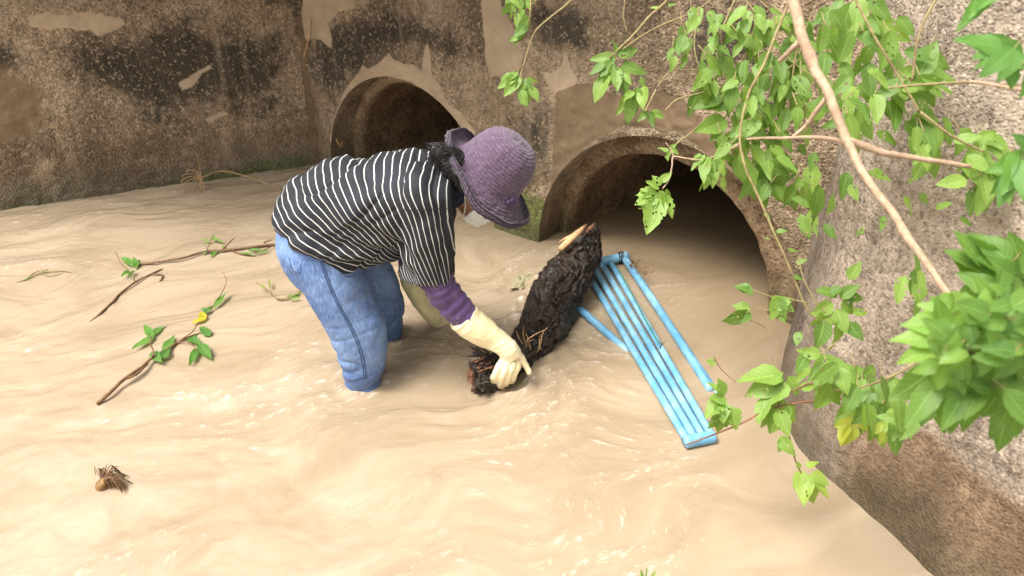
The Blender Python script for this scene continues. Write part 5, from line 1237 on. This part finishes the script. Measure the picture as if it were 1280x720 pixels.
for q in ((905, 500, 876, 520), (908, 505, 884, 540), (912, 508, 922, 538), (908, 500, 884, 498), (905, 495, 896, 470), (902, 490, 884, 478), (895, 455, 882, 450), (900, 500, 902, 530), (910, 512, 896, 546)): p.leaf(*q, W=.75, eaten=.7, tint=.7)
for q in ((1008, 592, 994, 630), (1012, 594, 1034, 622), (1010, 596, 1016, 634), (1004, 588, 992, 612), (1014, 590, 1036, 606), (1008, 584, 1024, 576), (1000, 586, 994, 576)): p.leaf(*q, W=.62, tint=.9, eaten=.2, yellow=.12)
p.done()
p = Plant('creeping_vine', 'tangle of large mid-green leaves lying against the wing wall right of the blue pipes', 'vine', (1080, 480), 'leaf', seed=41, dep=1.6)
p.stem([(1160, 440), (1130, 462), (1090, 480), (1050, 488), (1010, 478)], 3, 2); p.cluster(1060, 465, 40, 22, 16, 34, 52, -100, 50, tint=.6); p.cluster(1100, 485, 45, 25, 22, 36, 56, -90, 60); p.cluster(1030, 450, 25, 18, 9, 30, 46, -140, 50); p.cluster(1130, 510, 30, 20, 10, 34, 50, -110, 50, dep=1.4); p.cluster(1140, 350, 10, 40, 6, 30, 44, -90, 30, dep=1.5)
for q in ((1066, 530, 1058, 560), (1072, 528, 1044, 536), (1062, 532, 1046, 556), (1072, 524, 1090, 540)): p.leaf(*q, W=.7, tint=1., yellow=.55)
for q in ((1108, 535, 1096, 556), (1112, 530, 1104, 558), (1118, 530, 1122, 552), (1105, 528, 1092, 542), (1122, 526, 1138, 540)): p.leaf(*q, W=.6, tint=1., yellow=.35)
p.done()
# leaves against the wing wall, upper right
p = Plant('creeping_vine', 'scattered deep green leaves hanging against the wing wall behind the main branch', 'vine', (1120, 60), 'leaf', seed=47, dep=1.75)
for st in ([(1060, -20), (1090, 40), (1120, 90), (1150, 140)], [(1280, 110), (1240, 105), (1210, 103), (1150, 106), (1110, 110)], [(1180, -20), (1150, 40), (1140, 100)], [(1150, 140), (1190, 170), (1230, 190)]): p.stem(st, 3.4, 2.4, 1.5)
p.cluster(1080, 45, 55, 45, 22, 34, 52, -70, 70); p.cluster(1065, 115, 45, 42, 18, 34, 50, -80, 60); p.cluster(1120, 110, 45, 25, 18, 34, 54, -20, 60); p.cluster(1160, 80, 25, 25, 9, 34, 46, -80, 60)
p.cluster(1200, 168, 60, 34, 24, 30, 46, -80, 70, tint=.7); p.cluster(1160, 150, 30, 20, 10, 32, 44, -80, 60); p.cluster(1235, 210, 35, 25, 14, 34, 52, -90, 60); p.cluster(1075, 10, 40, 14, 12, 30, 44, -80, 60)
for q in ((1095, 165, 1125, 180), (1085, 215, 1115, 226), (1130, 245, 1145, 270), (1150, 240, 1160, 256), (1200, 275, 1226, 280), (1060, 215, 1050, 250), (1062, 230, 1072, 252), (1105, 270, 1098, 290), (1080, 285, 1070, 296), (1034, 268, 1040, 240), (1020, 190, 1012, 216), (1010, 236, 1020, 280), (1024, 230, 1016, 282), (1170, 262, 1190, 250), (1018, 150, 1034, 130)): p.leaf(*q)
p.done()
p = Plant('leafy_twig', 'large leaves entering at the upper right corner of the view', 'twig', (1280, 60), 'leaf_deep', seed=53, dep=1.05)
p.stem([(1320, 40), (1290, 70), (1262, 90)], 4, 3); p.cluster(1275, 62, 24, 22, 9, 50, 74, -150, 50, tint=.5); p.leaf(1250, -22, 1196, 32, W=.32, tint=.6); p.leaf(1262, -20, 1214, 20, W=.3, tint=.7); p.leaf(1240, -12, 1204, 24, W=.35, tint=.9)
p.cluster(1290, 200, 20, 26, 8, 44, 64, -130, 50)
p.done()
# main bare branch crossing the upper right
br = empty('overhanging_branch', atD(988, -60, 1.5), 'bare pale brown branch slanting down across the upper right with side shoots', 'branch')
def brs(pts, w0, w1, n=30):
    P = spline([(x, y, d) for x, y, d in pts], n); Q = [atD(*q) for q in P]; mb = MB(); rad = []
    for i, q in enumerate(P):
        t = i / (n - 1); k = q[2] / FPX / 2; kn = 1 + .22 * max(0, math.sin(t * 23 + w0)) ** 8; rad.append((w0 + (w1 - w0) * t) * k * kn)
    mb.tube([V(p) + V((mn.noise(V(p) * 14) * .004, 0, mn.noise(V(p) * 17) * .004)) for p in Q], rad, 12, jitter=.05); return mb
brs([(966, -70, 1.50), (988, -5, 1.46), (1003, 45, 1.42), (1020, 88, 1.38), (1040, 125, 1.34), (1055, 170, 1.31), (1064, 188, 1.29), (1090, 235, 1.22), (1130, 290, 1.14), (1165, 340, 1.05), (1188, 372, 1.0)], 14.5, 8, 60).build('main_stem', M['branch'], br)
brs([(1060, 176, 1.30), (1085, 184, 1.30), (1110, 191, 1.29), (1140, 197, 1.28), (1175, 202, 1.27), (1212, 208, 1.26)], 10, 5).build('side_branch', M['branch'], br)
brs([(1062, 180, 1.31), (1040, 174, 1.34), (1000, 172, 1.38), (965, 173, 1.42), (932, 173, 1.45)], 6, 2.6).build('side_branch', M['pale_branch'] if 'pale_branch' in M else M['branch'], br)
brs([(1036, 118, 1.35), (1020, 138, 1.37), (1006, 158, 1.39), (990, 172, 1.40)], 7, 3.5).build('side_branch', M['branch'], br)
brs([(1008, 44, 1.42), (994, 58, 1.43), (974, 77, 1.45)], 9, 5).build('side_branch', M['branch'], br)
brs([(1330, 118, 1.2), (1280, 111, 1.2), (1245, 106, 1.22), (1212, 103, 1.25)], 6, 4).build('side_branch', M['branch'], br)
# foreground cluster, close to the lens
p = Plant('leafy_shoot', 'bright close-up bunch of fresh leaves at the right edge of the view', 'leafy shoot', (1240, 420), 'leaf_bright', 'stem', seed=61, dep=.98)
p.stem([(1340, 360), (1280, 385), (1230, 400), (1190, 400), (1170, 380)], 7, 4); p.stem([(1300, 420), (1250, 440), (1200, 440)], 5, 4)
p.cluster(1220, 415, 60, 30, 50, 26, 50, 195, 120, dep=.95, dspread=.07, W=.62); p.cluster(1235, 455, 62, 34, 60, 26, 50, -110, 120, dep=1.0, dspread=.07, W=.58); p.cluster(1262, 405, 45, 40, 38, 28, 54, 180, 130, dep=.9, dspread=.06, W=.62)
p.cluster(1262, 345, 38, 26, 22, 46, 70, 160, 45, dep=1.05, tint=.35, dspread=.04); p.cluster(1200, 470, 45, 20, 12, 56, 80, -120, 40, dep=1.05, tint=.4); p.cluster(1270, 480, 30, 20, 10, 60, 80, -100, 40, dep=1.0, tint=.35)
for q in ((1195, 372, 1178, 398), (1186, 368, 1206, 396), (1180, 420, 1115, 430), (1190, 410, 1130, 404), (1185, 430, 1120, 452), (1275, 500, 1285, 545), (1190, 390, 1150, 378)): p.leaf(*q, dep=.97, tint=1.)
p.done()
p = Plant('grass_tuft', 'tiny green grass tips poking into view at the bottom edge', 'grass', (808, 722), 'leaf_bright', 'stem', seed=3, dep=1.7)
for q in ((806, 728, 800, 712), (808, 728, 809, 710), (811, 728, 820, 713)): p.leaf(*q, W=.25, toward=0)
p.done()
for o in list(C.objects):
    if o.type == 'MESH' and o.parent is None and 'wall' in o.name: o['kind'] = 'thing'
